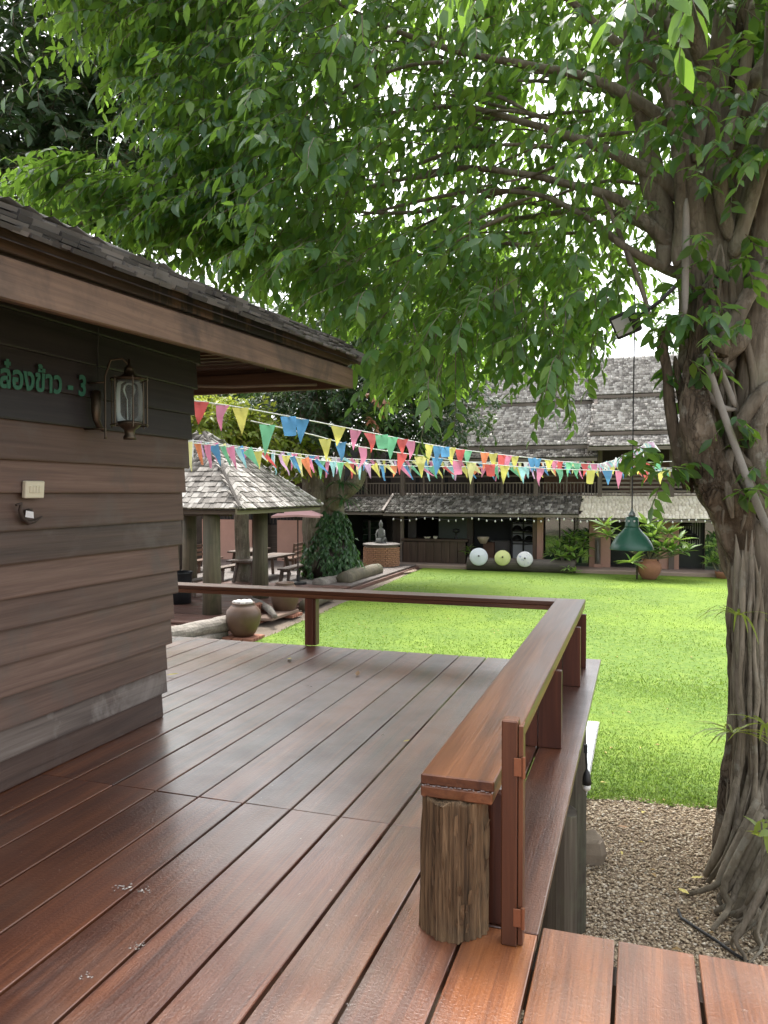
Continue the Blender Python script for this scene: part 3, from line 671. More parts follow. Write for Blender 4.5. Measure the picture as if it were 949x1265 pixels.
MB().tube([(0, 0, .2), (-.02, -.03, .235), (-.06, -.08, .22), (-.08, -.10, .13), (-.08, -.10, -.19), (-.08, -.10, -.205)], [.006, .006, .006, .006, .006, .009], 8).tube([(-.08, -.10, -.15), (wx - .02, -.10, -.15)], .006, 6).tube([(-.08, -.10, .1), (wx - .02, -.10, .1)], .006, 6).build('bracket', M_BRASS, lan, True)
bx_ = wallp(117, 498, .05); MB().tube([Vector(bx_) - LC + Vector((.01, 0, z)) for z in (.07, .06, -.05, -.09)] + [Vector(bx_) - LC + Vector((.01, .03, -.13)), Vector(bx_) - LC + Vector((.01, .06, -.14))], [.012, .026, .026, .02, .016, .014], 10).build('ballast', M_BRASS, lan, True)
top = wallp(122, 400, .04); MB().tube([Vector(bx_) - LC + Vector((0, .03, .02)), Vector(bx_) - LC + Vector((0, .03, .25)), top - LC], .0035, 5).build('wire', M_BLK, lan)
# ================================================================== terrace, pavilion and yard on the left
TZ = -1.45
M_TER = wood('red_brown_terrace_wood', col(.06, .03, .022), col(.13, .065, .048), col(.20, .11, .085), 0, (.35, .6), .2)
ter = tag(MB().box((-14.6, 22.6, TZ - .12), (12.2, 15.4, .10)).build('terrace', M_TER), kind='structure')
M_TBG = wood('grey_terrace_wood', col(.06, .05, .043), col(.12, .10, .09), col(.18, .16, .145), 0, (.4, .6), .2)
tbm = MB().box((0, 0, 0), (9.0, .24, .05), ch=.004).mesh('terrace_board', M_TER); tbg = MB().box((0, 0, 0), (9.0, .24, .05), ch=.004).mesh('terrace_board', M_TBG)
for k in range(60): link('terrace_board', tbm if k < 30 else tbg, ter, (-13.1, 15.2 + k * .25, TZ - .025 + random.uniform(-.002, .002)))
M_POST = wood('round_log_post', col(.05, .042, .028), col(.12, .10, .065), col(.20, .17, .11), 2, (.6, .85), .5, grime=col(.06, .065, .035))
pav = thing('garden_pavilion', 'open garden pavilion with thick log posts and hipped shingle roof', 'pavilion', (-11.3, 18.3, TZ))
def ppart(mb, name, mat, smooth=False, parent=None, off=(-11.3, 18.3, TZ)):
    o = mb.build(name, mat, None, smooth, loc=(0, 0, 0)); o.parent = parent or pav; o.location = -Vector(off); return o
EZ = 1.07; ex0, ex1, ey0, ey1 = -13.8, -8.8, 15.9, 20.8; PH = 2.45
for (x, y) in ((-9.80, 16.3), (-10.0, 19.2), (-12.9, 16.4), (-12.9, 20.2)):
    ppart(MB().tube([(x, y, TZ), (x, y, TZ + 1.2), (x, y, EZ + .05)], [.23, .215, .20], 20, True, .05, x), 'post', M_POST, True)
for a, b in (((ex1 - .10, ey0), (ex1 - .10, ey1)), ((ex0 + .1, ey0), (ex0 + .1, ey1)), ):
    ppart(MB().bar((a[0], a[1], EZ - .03), (b[0], b[1], EZ - .03), .05, .13), 'eave_beam', wood('mossy_beam', col(.06, .05, .03), col(.15, .13, .085), col(.22, .20, .13), 1, (.6, .8), .3))
for y in (ey0 + .1, ey1 - .1): ppart(MB().bar((ex0 + .13, y, EZ - .034), (ex1 - .13, y, EZ - .034), .05, .12), 'eave_beam', M_DARKX)
for y in (16.35, 19.2): ppart(MB().bar((-13.4, y, EZ - .06), (-9.3, y, EZ - .06), .14, .18), 'tie_beam', M_DARKX)
def prise(t): return .84 * t if t < 1.4 else .84 * 1.4 + .80 * (t - 1.4)
pe_ = Vector((ex1, ey0, EZ + .03))
def pR(u, t): return Vector((ex1 - t, ey0 + u, EZ + .03 + prise(t)))                  # faces the lawn
def pL(u, t): return Vector((ex1 - u, ey0 + t, EZ + .03 + prise(t)))                  # faces the deck
def pB(u, t): return Vector((ex0 + t, ey0 + u, EZ + .03 + prise(t)))
def pF(u, t): return Vector((ex1 - u, ey1 - t, EZ + .03 + prise(t)))
LR = ey1 - ey0; LL = ex1 - ex0; PT = 2.40
for fn, L, keep in ((pR, LR, 150), (pL, LL, 150), (pB, LR, 0), (pF, LL, 0)):
    rf = ppart(MB().add([fn(0, 0) - up * .03, fn(L, 0) - up * .03, fn(L - PT, PT) - up * .03, fn(PT, PT) - up * .03], [(0, 1, 2, 3)]), 'roof', M_DARKX)
    fr = shingle_frames(fn, lambda t: t, lambda t, L=L: L - t, PT, .155, .135, .030, .35, .012, 1.35)
    lay_shingles(fr, rf, (0, 0, 0), M_SHP, keep)
    ppart(MB().tube([fn(t, t) + up * .03 for t in np.linspace(0, PT, 6)], .055, 8, True, .1, 1), 'hip_ridge', M_SHP, parent=None)
ppart(MB().bar(pR(PT, PT) + up * .02, pR(LR - PT, PT) + up * .02, .14, .1), 'ridge_cap', M_SHP)
# big water jars, brick blocks, log, steps
M_CLAY = plain('brown_glazed_clay', col(.095, .052, .032), .5, .3, 5, bump=.3); M_TERRA = plain('terracotta', col(.30, .13, .08), .8, .25, 6)
def jar(name, p, h, r, mat, label, lid=False):
    t = thing(name, label, 'jar', p)
    MB().lathe((0, 0, 0), [(r * .55, 0), (r * .72, h * .12), (r * .93, h * .38), (r, h * .6), (r * .95, h * .76), (r * .72, h * .9), (r * .60, h * .95), (r * .66, h * .985), (r * .64, h), (r * .56, h * .995), (r * .52, h * .93), (r * .3, h * .9), (0, h * .9)], 32).build('jar_body', mat, t, True)
    if lid:
        m = MB()
        for k in range(14):
            a = k * 2.4; rr = r * .5 * math.sqrt((k + .5) / 14); m.lathe((rr * math.cos(a), rr * math.sin(a), h * .98), [(0, -.02), (.055, 0), (.06, .03), (.03, .06), (0, .065)], 7)
        o = m.build('white_stones', plain('white_stone', col(.55, .53, .5), .8), t, True); o['kind'] = 'stuff'
    return t
j1 = atZ(301, 785, GZ + .08); jar('water_jar', j1, .70, .37, M_CLAY, 'big brown clay water jar with white stones in its mouth', True)
j2 = atZ(352, 757, GZ + .10); jar('water_jar', j2, .76, .36, M_CLAY, 'second brown clay jar behind the wooden railing post')
M_BRICK = plain('red_brick', col(.30, .13, .08), .85, .3, 10)
def brickbase(p, label):
    t = thing('brick_pile', label, 'bricks', p); bm_ = MB().box((0, 0, .035), (.22, .105, .07), ch=.006).mesh('brick', M_BRICK)
    for i in range(3):
        for j in range(5): link('brick', bm_, t, (-.24 + i * .24, -.24 + j * .12, 0), (0, 0, random.uniform(-.05, .05)))
brickbase(Vector((j1.x, j1.y, GZ + .0)), 'low red brick base under the jar with white stones'); brickbase(Vector((j2.x, j2.y, GZ + .02)), 'low red brick base under the second clay jar')
M_LOGX = wood('silver_driftwood', col(.07, .06, .05), col(.19, .165, .14), col(.33, .30, .265), 0, (.7, .95), .9, grime=col(.10, .10, .08), kind='Object')
a = atZ(196, 790, GZ + .25); b = atZ(288, 768, GZ + .32); dl = (b - a)
def logtube(mb, a, b, r0, r1, seed, n=20, m=10):
    P = [a + (b - a) * (i / m) + Vector((0, 0, .03 * noise.noise(Vector((seed, i * .5, 0))))) for i in range(m + 1)]
    return mb.tube(P, [r0 + (r1 - r0) * i / m for i in range(m + 1)], n, True, .12, seed)
dw = thing('driftwood_log', 'weathered grey split log lying on the ground before the terrace', 'log', a)
logtube(MB(), Vector((0, 0, 0)), dl, .20, .17, 2).build('log_trunk', M_LOGX, dw, False)
logtube(MB(), Vector((.3, -.12, -.16)), dl + Vector((-.05, -.25, -.22)), .10, .09, 5).build('split_branch', M_LOGX, dw, False)
st0 = atZ(333, 768, GZ); st = thing('terrace_step', 'plank step on brick blocks between the two clay jars', 'step', st0)
MB().box((0.1, .25, .14), (.42, 1.5, .07), ch=.008).build('step_plank', wood('grey_red_plank', col(.09, .06, .045), col(.20, .135, .10), col(.3, .21, .16), 1, (.6, .8)), st)
bm2 = MB().box((0, 0, 0), (.2, .105, .07), ch=.006).mesh('brick', M_BRICK)
for i in range(7):
    link('brick', bm2, st, (-.12, -.35 + i * .2, .06), (0, 0, random.uniform(-.05, .05)))
    for z in range(3): link('brick', bm2, st, (-.55, -.1 + i * .13, .16 + z * .075), (0, 0, random.uniform(-.04, .04)))
ul = MB(); P = [atZ(x, y, TZ + .12) for x, y in ((312, 742), (322, 746), (332, 752), (340, 761))]
tag(ul.tube(P, [.08, .09, .09, .06], 12, True, .15, 6).build('bent_log', M_LOGX, None, True), 'short bent log resting at the terrace edge between the jars', 'log')
# logs along the lawn edge
for (pa, pb, r, lb) in (((424, 716), (466, 704), .25, 'thick sawn log at the lawn edge in front of the ivy tree'), ((392, 722), (420, 716), .18, 'shorter pale log just beyond the railing next to the thick log'), ((408, 735), (376, 748), .16, 'dark log edging the lawn behind the railing')):
    A = atZ(*pa, GZ + r); B_ = atZ(*pb, GZ + r)
    tag(logtube(MB(), A, B_, r * 1.05, r * .95, pa[0] * .1).build('edging_log', M_POST if pa[0] != 392 else M_LOGX, None, True), lb, 'log', 'logs along the lawn edge')
# dark pot with a tall dark pillar at the far left of the pavilion
pp_ = atZ(222, 745, TZ); pot = thing('black_planter', 'black drum planter with a tall dark clipped shrub behind the clapboard wall', 'planter', pp_)
MB().lathe((0, 0, 0), [(.30, 0), (.32, .5), (.33, .78), (.35, .8), (.35, .84), (.30, .84), (.28, .7), (0, .7)], 24).build('drum', plain('black_drum', col(.025, .027, .03), .4, .2, metal=.3), pot, True)
# tables, benches, back benches
M_TABLE = wood('worn_table_wood', col(.04, .026, .018), col(.095, .063, .045), col(.16, .112, .082), 1, (.5, .75), .4)
M_SEATB = wood('brown_bench_wood', col(.06, .032, .02), col(.14, .078, .05), col(.22, .13, .085), 1, (.45, .7), .3)
def table(p, L, W, H, rot, label, cat='table', back=False, mat=None):
    t = thing('garden_' + ('bench' if cat == 'bench' else 'table'), label, cat, p, (0, 0, rot), 'tables and benches on the terrace'); mat = mat or M_TABLE
    n = max(1, int(W / .2)); bw = W / n
    m = MB().box((0, 0, 0), (bw - .012, L, .06), ch=.006).mesh('plank', mat)
    for i in range(n): link('plank', m, t, (-W / 2 + bw * (i + .5), 0, H - .03), (0, random.uniform(-.01, .01), 0))
    for sx in (-1, 1):
        for sy in (-1, 1):
            MB().bar((sx * W * .36, sy * L * .42, 0), (sx * W * .30, sy * L * .36, H - .06), .09, .09).build('leg', mat, t)
    for sy in (-1, 1): MB().bar((-W * .33, sy * L * .37, H - .1), (W * .33, sy * L * .37, H - .1), .06, .08).build('cross_rail', mat, t)
    if back:
        for sy in (-1, 1): MB().bar((W * .42, sy * L * .45, H), (W * .55, sy * L * .45, H + .55), .06, .06).build('back_post', mat, t)
        for k in range(3): MB().bar((W * .45 + k * .03, -L * .48, H + .16 + k * .16), (W * .45 + k * .03, L * .48, H + .16 + k * .16), .03, .1).build('slat', mat, t)
    return t
table(Vector((-12.2, 23.6, TZ)), 3.4, .9, .75, 0, 'long rough plank table behind the pavilion posts')
table(Vector((-11.05, 23.6, TZ)), 1.9, .38, .46, 0.05, 'backless plank bench beside the long table nearest the lawn', 'bench')
table(Vector((-13.2, 23.2, TZ)), 2.0, .38, .46, 0, 'backless plank bench on the house side of the long table', 'bench')
table(Vector((-14.2, 26.4, TZ)), 2.2, .9, .75, 0.1, 'second plank table nearer the pink wall')
table(Vector((-12.7, 27.2, TZ)), 1.8, .45, .46, .15, 'brown bench with slatted back near the umbrella pole', 'bench', True, M_SEATB)
table(Vector((-15.4, 25.2, TZ)), 1.8, .45, .46, math.pi, 'brown slatted back bench deep under the pavilion', 'bench', True, M_SEATB)
table(Vector((-12.0, 19.4, TZ)), 1.5, .38, .46, 0, 'plank bench standing between the pavilion posts', 'bench')
# garden umbrella, pink canopy seen nearly edge on
uc = atD(368, 632, 24.6); um = thing('garden_umbrella', 'faded pink square garden umbrella beside the pavilion roof', 'umbrella', (uc.x, uc.y, TZ))
uz = uc.z - TZ; cs = 1.08; M_PINK = NT('pink_canvas'); M_PINK.base(col(.62, .36, .36)); M_PINK.rough(.8); M_PINK = M_PINK.m
vs = [(0, 0, uz + .20)]; fs = []
for k in range(4):
    a0 = R(45 + 90 * k + 20); vs.append((cs * math.cos(a0), cs * math.sin(a0), uz - .12)); a1 = R(90 + 90 * k + 20); vs.append((cs * .66 * math.cos(a1), cs * .66 * math.sin(a1), uz - .08))
fs = [(0, 1 + k, 1 + (k + 1) % 8) for k in range(8)]
vs += [(v[0], v[1], v[2] - .06) for v in vs[1:]]; fs += [(1 + k, 9 + k, 9 + (k + 1) % 8, 1 + (k + 1) % 8) for k in range(8)]
MB().add(vs, fs).build('canopy', M_PINK, um); MB().tube([(0, 0, .02), (0, 0, uz + .24)], .022, 8).build('pole', M_DARKW, um)
MB().lathe((0, 0, 0), [(.28, 0), (.28, .07), (.05, .1), (.05, .3), (.0, .3)], 20).build('foot', M_BLK, um)
for k in range(8): v = Vector(vs[1 + k]); MB().bar((0, 0, uz - .25), v * .55 + Vector((0, 0, (uz + .0) * .45)), .015, .015).build('rib', M_DARKW, um)
# side house behind the pavilion: dark upper boards, pink dado
M_PINKW = plain('pink_plaster', col(.47, .27, .21), .85, .12, 3, bump=.2)
sh = thing('side_house', 'dark wooden side house with pink plaster dado behind the pavilion', 'house', (-17, 30, GZ))
def hpart(mb, name, mat, smooth=False, parent=sh): o = mb.build(name, mat, None, smooth, loc=(0, 0, 0)); o.parent = parent; o.location = -Vector(sh.location) if parent is sh else Vector((0, 0, 0)); return o
hpart(MB().box((-19, 30.1, .2), (14.4, .2, 3.6)), 'wall', M_DARKX)
xa0, xa1 = atY(343, 650, 29.9).x, atY(377, 650, 29.9).x
for (x0, x1) in ((xa0, xa1), (-26, atY(322, 650, 29.9).x - .4), ):
    hpart(MB().box(((x0 + x1) / 2, 29.93, GZ + .95), (x1 - x0, .14, 1.9)), 'dado', M_PINKW)
sl = MB().box((0, 0, 0), (.05, .06, 1.5)).mesh('slat', M_DARKW)
for k in range(26): link('slat', sl, sh, (xa0 - 2.6 + k * .16 + 17, 29.93 - 30, .9 - GZ))
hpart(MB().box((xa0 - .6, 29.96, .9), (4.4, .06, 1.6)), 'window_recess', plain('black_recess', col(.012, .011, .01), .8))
for px in (326, 378, 239): hpart(MB().box((atY(px, 650, 29.75).x, 29.75, .1), (.2, .2, 3.5)), 'post', M_DARKW)
tw = MB().box((-14.6, 22.0, -.0), (.2, .2, 2.9)); hpart(tw, 'post', M_POST)
hpart(MB().box((-15.4, 21.2, -.3), (.45, .45, 2.3)), 'pillar', M_PINKW)
hpart(MB().box((-16.2, 23.4, -.1), (.12, 5.5, 2.6)), 'boarded_side', M_DARKX)
hr = hpart(MB().add([(-27, 28.6, 2.0), (-11.6, 28.6, 2.0), (-12.8, 32, 4.2), (-27, 32, 4.2)], [(0, 1, 2, 3)]), 'roof', M_DARKX)
lay_shingles(shingle_frames(lambda u, t: Vector((-27 + u, 28.6 + t, 2.03 + .64 * t)), lambda t: 0, lambda t: 15.2 - .33 * t, 3.3, .2, .24, .02), hr, (0, 0, 0), M_SHP, 0)
# ================================================================== long two storey teak house across the lawn
FY = 31.5
def bx(px, py=650, y=FY): return atY(px, py, y).x
def bz(py, px=640, y=FY): return atY(px, py, y).z
lh = thing('teak_house', 'long two storey teak house with shingle roofs across the lawn', 'house', (0, FY, GZ))
def lpart(mb, name, mat, smooth=False, parent=lh): o = mb.build(name, mat, None, smooth, loc=(0, 0, 0)); o.parent = parent; o.location = -Vector(lh.location) if parent is lh else Vector((0, 0, 0)); return o
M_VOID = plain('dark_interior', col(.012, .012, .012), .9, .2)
M_TIMB = wood('grey_brown_timber', col(.06, .045, .037), col(.13, .10, .083), col(.21, .17, .145), 2, (.6, .85), .4)
M_TIMX = wood('grey_brown_rail_timber', col(.07, .055, .045), col(.15, .12, .10), col(.24, .20, .175), 0, (.6, .85), .4)
M_SHH = shingle_material('house_shingle', col(.14, .127, .115), col(.32, .295, .265), col(.48, .45, .41), col(.66, .64, .60), None)
M_SHL = shingle_material('mossy_house_shingle', col(.04, .036, .03), col(.12, .105, .09), col(.25, .23, .20), col(.48, .46, .42), col(.07, .065, .045))
M_SHS = shingle_material('pale_sunlit_shingle', col(.52, .46, .36), col(.66, .60, .48), col(.74, .68, .56), col(.80, .75, .65), None)  # pale cream of the right pent roof, sunny brightness painted into it
XL, XR = bx(428), bx(1010)
tag(MB().box(((XL + XR) / 2, FY - .1, GZ + .07), (XR - XL + 3, 2.6, .16), ch=.02).build('pavement', plain('pinkish_concrete', col(.34, .25, .20), .85, .2, 2)), kind='structure')
# body
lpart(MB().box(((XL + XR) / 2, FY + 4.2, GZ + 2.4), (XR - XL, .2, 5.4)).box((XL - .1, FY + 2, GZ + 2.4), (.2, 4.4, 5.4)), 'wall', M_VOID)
lpart(MB().box(((XL + XR) / 2, FY + 2, GZ + .14), (XR - XL, 4.2, .06)), 'floor', plain('inner_floor', col(.10, .08, .07), .5))
Z1 = bz(617); lpart(MB().box(((XL + XR) / 2, FY + 2.1, Z1 - .12), (XR - XL, 4.3, .16)), 'upper_floor', M_DARKX)
ZE = bz(637)                                              # lower eave
# pent roof above the ground floor
def pent(x0, x1, ze, zt, mat, depth=1.5, course=.15):
    f = lambda u, t: Vector((x0 + u, FY - 1.3 + t, ze + (zt - ze) * t / depth)); L = x1 - x0
    r = lpart(MB().add([f(0, 0) - up * .03, f(L, 0) - up * .03, f(L, depth) - up * .03, f(0, depth) - up * .03], [(0, 1, 2, 3)]), 'pent_roof', M_DARKX)
    lay_shingles(shingle_frames(f, lambda t: 0, lambda t: L, depth, course, .14, .026, .3, .012), r, (0, 0, 0), mat, 0)
    lpart(MB().box(((x0 + x1) / 2, FY - 1.28, ze - .07), (L, .05, .10)), 'eave_board', M_TIMX)
xa, xb, xc_, xd = bx(428), bx(485), bx(718), XR
pent(xa, xb - .02, bz(633), bz(613) + .0, M_SHL); pent(xb, xc_, bz(634), bz(611), M_SHL); pent(xc_ + .01, xd, bz(638), bz(611), M_SHS)
lpart(MB().bar((xb - .01, FY - 1.32, bz(633) + .05), (xb - .01, FY + .2, bz(612) + .05), .1, .08), 'verge_board', M_TIMX)
# balcony
ZT = bz(588); ZB = bz(613)
for px in (497, 582, 662, 741, 830, 905): lpart(MB().box((bx(px, 600), FY + .1, (ZB + bz(548)) / 2), (.17, .17, bz(548) - ZB + .3)), 'upper_post', M_TIMB)
lpart(MB().bar((XL, FY + .1, ZT), (XR, FY + .1, ZT), .09, .07), 'hand_rail', M_TIMX)
lpart(MB().bar((XL, FY + .1, bz(596.5)), (bx(736), FY + .1, bz(596.5)), .05, .05), 'mid_rail', M_TIMX); lpart(MB().bar((XL, FY + .1, ZB + .02), (XR, FY + .1, ZB + .02), .08, .09), 'bottom_rail', M_TIMX)
bal = MB(); x = XL
while x < bx(736): bal.box((x, FY + .1, (bz(596.5) + ZB) / 2), (.035, .035, bz(596.5) - ZB)); x += .135
o = lpart(bal, 'baluster', M_TIMB); o['kind'] = 'stuff'
for px in (452, 523, 546, 620, 700, 780): lpart(MB().box((bx(px, 600), FY + .06, (ZT + ZB) / 2), (.07, .05, ZT - ZB)), 'rail_stud', M_TIMB)
for py in (592, 597, 602, 607): lpart(MB().bar((bx(741), FY + .08, bz(py)), (XR, FY + .08, bz(py)), .03, .085), 'slat', M_TIMX)
# rooms behind the balcony
for i, px in enumerate(range(440, 1000, 38)): lpart(MB().box((bx(px), FY + 2.4, (bz(548) + ZB) / 2), (1.16, .08, 2.5)), 'wall_panel', M_DARKW)
lpart(MB().box((bx(690), FY + 2.3, bz(590)), (1.7, .05, 1.2)), 'window', plain('warm_room_wall', col(.17, .10, .065), .8))
lpart(MB().box((bx(800), FY + 2.3, bz(590)), (2.2, .05, 1.3)), 'window', plain('warm_room_wall', col(.17, .10, .065), .8))
# upper roofs: tiers (x0,x1 at eave; z eave, z top; y eave, y top)
def tier(p0, p1, pye, pyt, y0, y1, mat, cut0=0, cut1=0, course=.165, wid=.14):
    x0, x1 = bx(p0, 520, y0), bx(p1, 520, y0); ze, zt = bz(pye, (p0 + p1) / 2, y0), bz(pyt, (p0 + p1) / 2, y1); D = y1 - y0; SL = math.hypot(D, zt - ze)
    f = lambda u, t: Vector((x0 + u, y0 + D * t / SL, ze + (zt - ze) * t / SL)); L = x1 - x0
    r = lpart(MB().add([f(0, 0) - up * .06, f(L, 0) - up * .06, f(L - cut1, SL) - up * .06, f(cut0, SL) - up * .06], [(0, 1, 2, 3)]), 'roof', M_DARKX)
    lay_shingles(shingle_frames(f, lambda t: cut0 * t / SL, lambda t: L - cut1 * t / SL, SL, course, wid, .026, .3, .015), r, (0, 0, 0), mat, 0)
    lpart(MB().box((x0 + L / 2, y0 + .02, ze - .09), (L, .06, .13)), 'eave_board', M_TIMX)
    return x0, x1, ze, zt
tier(520, 738, 566, 553.5, FY - .9, FY - .1, M_SHL)
tier(505, 737, 551, 500, FY - .3, FY + 2.3, M_SHH, .9, 0)
tier(560, 760, 497, 455, FY + 2.1, FY + 4.4, M_SHH, 1.6, 0)
tier(726, 1000, 549, 533, FY - 1.0, FY + .1, M_SHH)
tier(729, 1000, 530, 487, FY - .2, FY + 2.0, M_SHH)
tier(729, 1000, 483, 436, FY + 1.8, FY + 4.4, M_SHH)
lpart(MB().bar((bx(733, 520, FY - .35), FY - .36, bz(552)), (bx(737, 500, FY + 2.2), FY + 2.2, bz(486, 730, FY + 2.2)), .14, .12), 'verge_board', M_TIMX)
lpart(MB().box((bx(650, 500, FY + 2.2), FY + 2.35, bz(499, 650, FY + 2.2)), (4.6, .1, .5)), 'roof_gap', M_VOID)
# ---- ground floor, read from the photograph between plinth and eave
G0 = GZ + .16
def lbox(p0, p1, py0, py1, y, dep, name, mat, parent=lh):
    a = atY(p0, (py0 + py1) / 2, y); b = atY(p1, (py0 + py1) / 2, y); z1 = atY((p0 + p1) / 2, py0, y).z; z0 = atY((p0 + p1) / 2, py1, y).z
    return lpart(MB().box(((a.x + b.x) / 2, y + dep / 2, (z0 + z1) / 2), (b.x - a.x, dep, z1 - z0), ch=.006), name, mat, parent=parent)
M_PALE = plain('pale_green_panel', col(.16, .19, .165), .7, .1); M_GRY = plain('grey_panel', col(.17, .155, .145), .7, .15)
lbox(436, 486, 634, 697, FY + 3.2, .1, 'back_panel', plain('dim_grey_wall', col(.10, .09, .082), .8))
lbox(485, 497, 632, 698, FY, .2, 'post', M_DARKW); lbox(494.5, 498.5, 632, 697, FY - .5, .12, 'post', M_TIMB)
lbox(504, 514, 634, 668, FY + 2.2, .1, 'panel', plain('grey_blue_panel', col(.19, .185, .175), .8)); lbox(542, 577, 636, 670, FY + 1.8, .1, 'panel', M_PALE)
lbox(577, 584, 632, 700, FY - .2, .22, 'post', M_DARKW); lbox(658, 664, 632, 697, FY - .1, .22, 'post', wood('brown_post', col(.05, .03, .02), col(.10, .06, .04), col(.16, .10, .07), 2)); lbox(663.5, 671, 634, 697, FY - .2, .25, 'pillar', M_PINKW)
lbox(586, 634, 634, 692, FY + 2.0, .1, 'back_panel', plain('dark_blue_grey_wall', col(.03, .032, .036), .8)); lbox(606, 630, 668, 690, FY + 1.6, .3, 'cabinet', M_GRY)
lbox(597, 610, 670, 692, FY + .6, .3, 'cabinet', plain('red_wood_cabinet', col(.14, .07, .045), .5))
# lattice shelf with black hats
lat = lbox(632, 660, 636, 690, FY + 1.3, .06, 'display_screen', plain('white_display', col(.50, .52, .54), .6, .06))
for i, x in enumerate((632.5, 646.5, 659)): lbox(x - .9, x + .9, 636, 690, FY + 1.2, .06, 'display_frame', M_BLK)
for y in (647, 659.5, 672): lbox(632, 660, y - .6, y + .6, FY + 1.19, .05, 'display_frame', M_BLK)
def hats(lst, y):
    for (px, py) in lst:
        c = atY(px, py, y); MB_ = MB().lathe(c, [(.01, -.10), (.22, -.08), (.26, -.02), (.19, .03), (.15, .12), (.06, .17), (0, .18)], 12); lpart(MB_, 'black_hat', M_BLK, True)
hats([(639, 643), (654, 643), (639, 654), (653, 655), (639, 666), (654, 667)], FY + 1.0)
# windows with the lawn's green reflection painted into the glass colour
gw = NT('green_reflection_glass'); gw.base(col(.025, .06, .03)); gw.rough(.05); gw.b.inputs['Specular IOR Level'].default_value = 1.0; gw.b.inputs['Coat Weight'].default_value = 1.0; gw.b.inputs['Coat IOR'].default_value = 1.9; M_GW = gw.m
def window(p0, p1, y0, y1, n):
    f = lbox(p0, p1, y0, y1, FY + .1, .06, 'window', M_DARKW)
    for i in range(n):
        a = p0 + (p1 - p0) * i / n + .8; b = p0 + (p1 - p0) * (i + 1) / n - .8
        lbox(a, b, y0 + 1, y1 - 1, FY + .085, .02, 'pane', M_GW, parent=f)
window(673, 728, 638, 703, 3); window(870, 900, 640, 706, 1)
for (px, py) in ((683, 643), (698, 643), (682, 655), (697, 655)): lbox(px - 6, px + 6, py - 5, py + 5, FY + .9, .03, 'display_screen', plain('white_display_dim', col(.4, .42, .42), .6))
# pink piers with wooden niche boards
for (a, b) in ((728, 754), (814, 839)): lbox(a, b, 638, 707, FY - .15, .4, 'pillar', M_PINKW)
lbox(735, 742, 664, 698, FY - .26, .08, 'niche_board', M_TIMB); lbox(733.5, 744, 697, 704, FY - .3, .14, 'niche_sill', M_PINKW); lbox(826, 833, 672, 704, FY - .26, .08, 'niche_board', M_TIMB)
ns = lpart(MB().tube([atY(738.5, py, FY - .32) for py in (695, 688, 680, 672, 667)], [.05, .06, .04, .05, .02], 8, True, .2, 3), 'carving', M_GRY, True)
lbox(754, 815, 640, 706, FY + .9, .06, 'door', plain('black_green_door', col(.02, .024, .02), .5)); lbox(784, 790, 640, 706, FY + .5, .1, 'door_post', plain('dark_green_paint', col(.03, .05, .035), .5))
dd = lbox(839, 868, 640, 706, FY + .5, .06, 'door', plain('black_green_door', col(.02, .024, .02), .5))
for i in range(9): lbox(841 + i * 2.9, 842.0 + i * 2.9, 642, 674, FY + .42, .05, 'lattice_bar', plain('pale_lattice', col(.42, .41, .38), .7))
hats([(848, 647), (849, 659), (856, 664)], FY + .3)
# drinks fridge
fg = lbox(440, 473, 642, 690, FY + 2.2, .6, 'fridge', plain('dark_fridge', col(.05, .052, .055), .5))
for (a, b) in ((442, 455), (457.5, 471)):
    lbox(a, b, 645, 688, FY + 2.17, .03, 'fridge_door', M_GW)
    for y in (652, 660, 668, 676): lbox(a + 1, b - 1, y, y + .7, FY + 2.13, .03, 'shelf', plain('grey_shelf', col(.22, .22, .22), .5))
lbox(455.2, 457.2, 643, 690, FY + 2.12, .06, 'handle', plain('steel', col(.45, .45, .45), .35, .05, metal=.8))
# ---- bar counter, things on it
ct = thing('bar_counter', 'dark panelled wooden bar counter under the eave', 'counter', (bx(536), FY - .3, G0))
def cpart(p0, p1, py0, py1, y, dep, name, mat):
    a = atY(p0, (py0 + py1) / 2, y); b = atY(p1, (py0 + py1) / 2, y); z1 = atY((p0 + p1) / 2, py0, y).z; z0 = atY((p0 + p1) / 2, py1, y).z
    o = MB().box(((a.x + b.x) / 2, y + dep / 2, (z0 + z1) / 2), (b.x - a.x, dep, z1 - z0), ch=.006).build(name, mat, None, loc=(0, 0, 0)); o.parent = ct; o.location = -Vector(ct.location)
M_CTR = wood('dark_counter_wood', col(.03, .018, .012), col(.065, .038, .026), col(.11, .068, .047), 2, (.4, .6), .3)
for i in range(8): cpart(497 + i * 9.8, 497 + (i + 1) * 9.8 - .35, 669, 698, FY - .5, .06, 'panel', M_CTR)
cpart(496, 577, 666, 668.8, FY - .6, .8, 'counter_top', M_CTR)
for nm, px, py, prof, mt, lb in (('bowl', 528, 666, [(.05, 0), (.14, .07), (.15, .1), (.12, .1)], M_CREAM, 'small pale bowl on the bar counter'), ('cup', 538, 666, [(.07, 0), (.1, .12), (.09, .12)], M_CREAM, 'white cups on the bar counter'),
    ('desk_lamp', 563.5, 666, [(.08, 0), (.08, .05), (.03, .1), (.05, .25), (.16, .3), (.14, .42), (0, .45)], M_BLK, 'small black lamp on the bar counter end')):
    p = atY(px, py, FY - .3); tag(MB().lathe(p, prof, 14).build(nm, mt, None, True), lb, nm.replace('_', ' '))
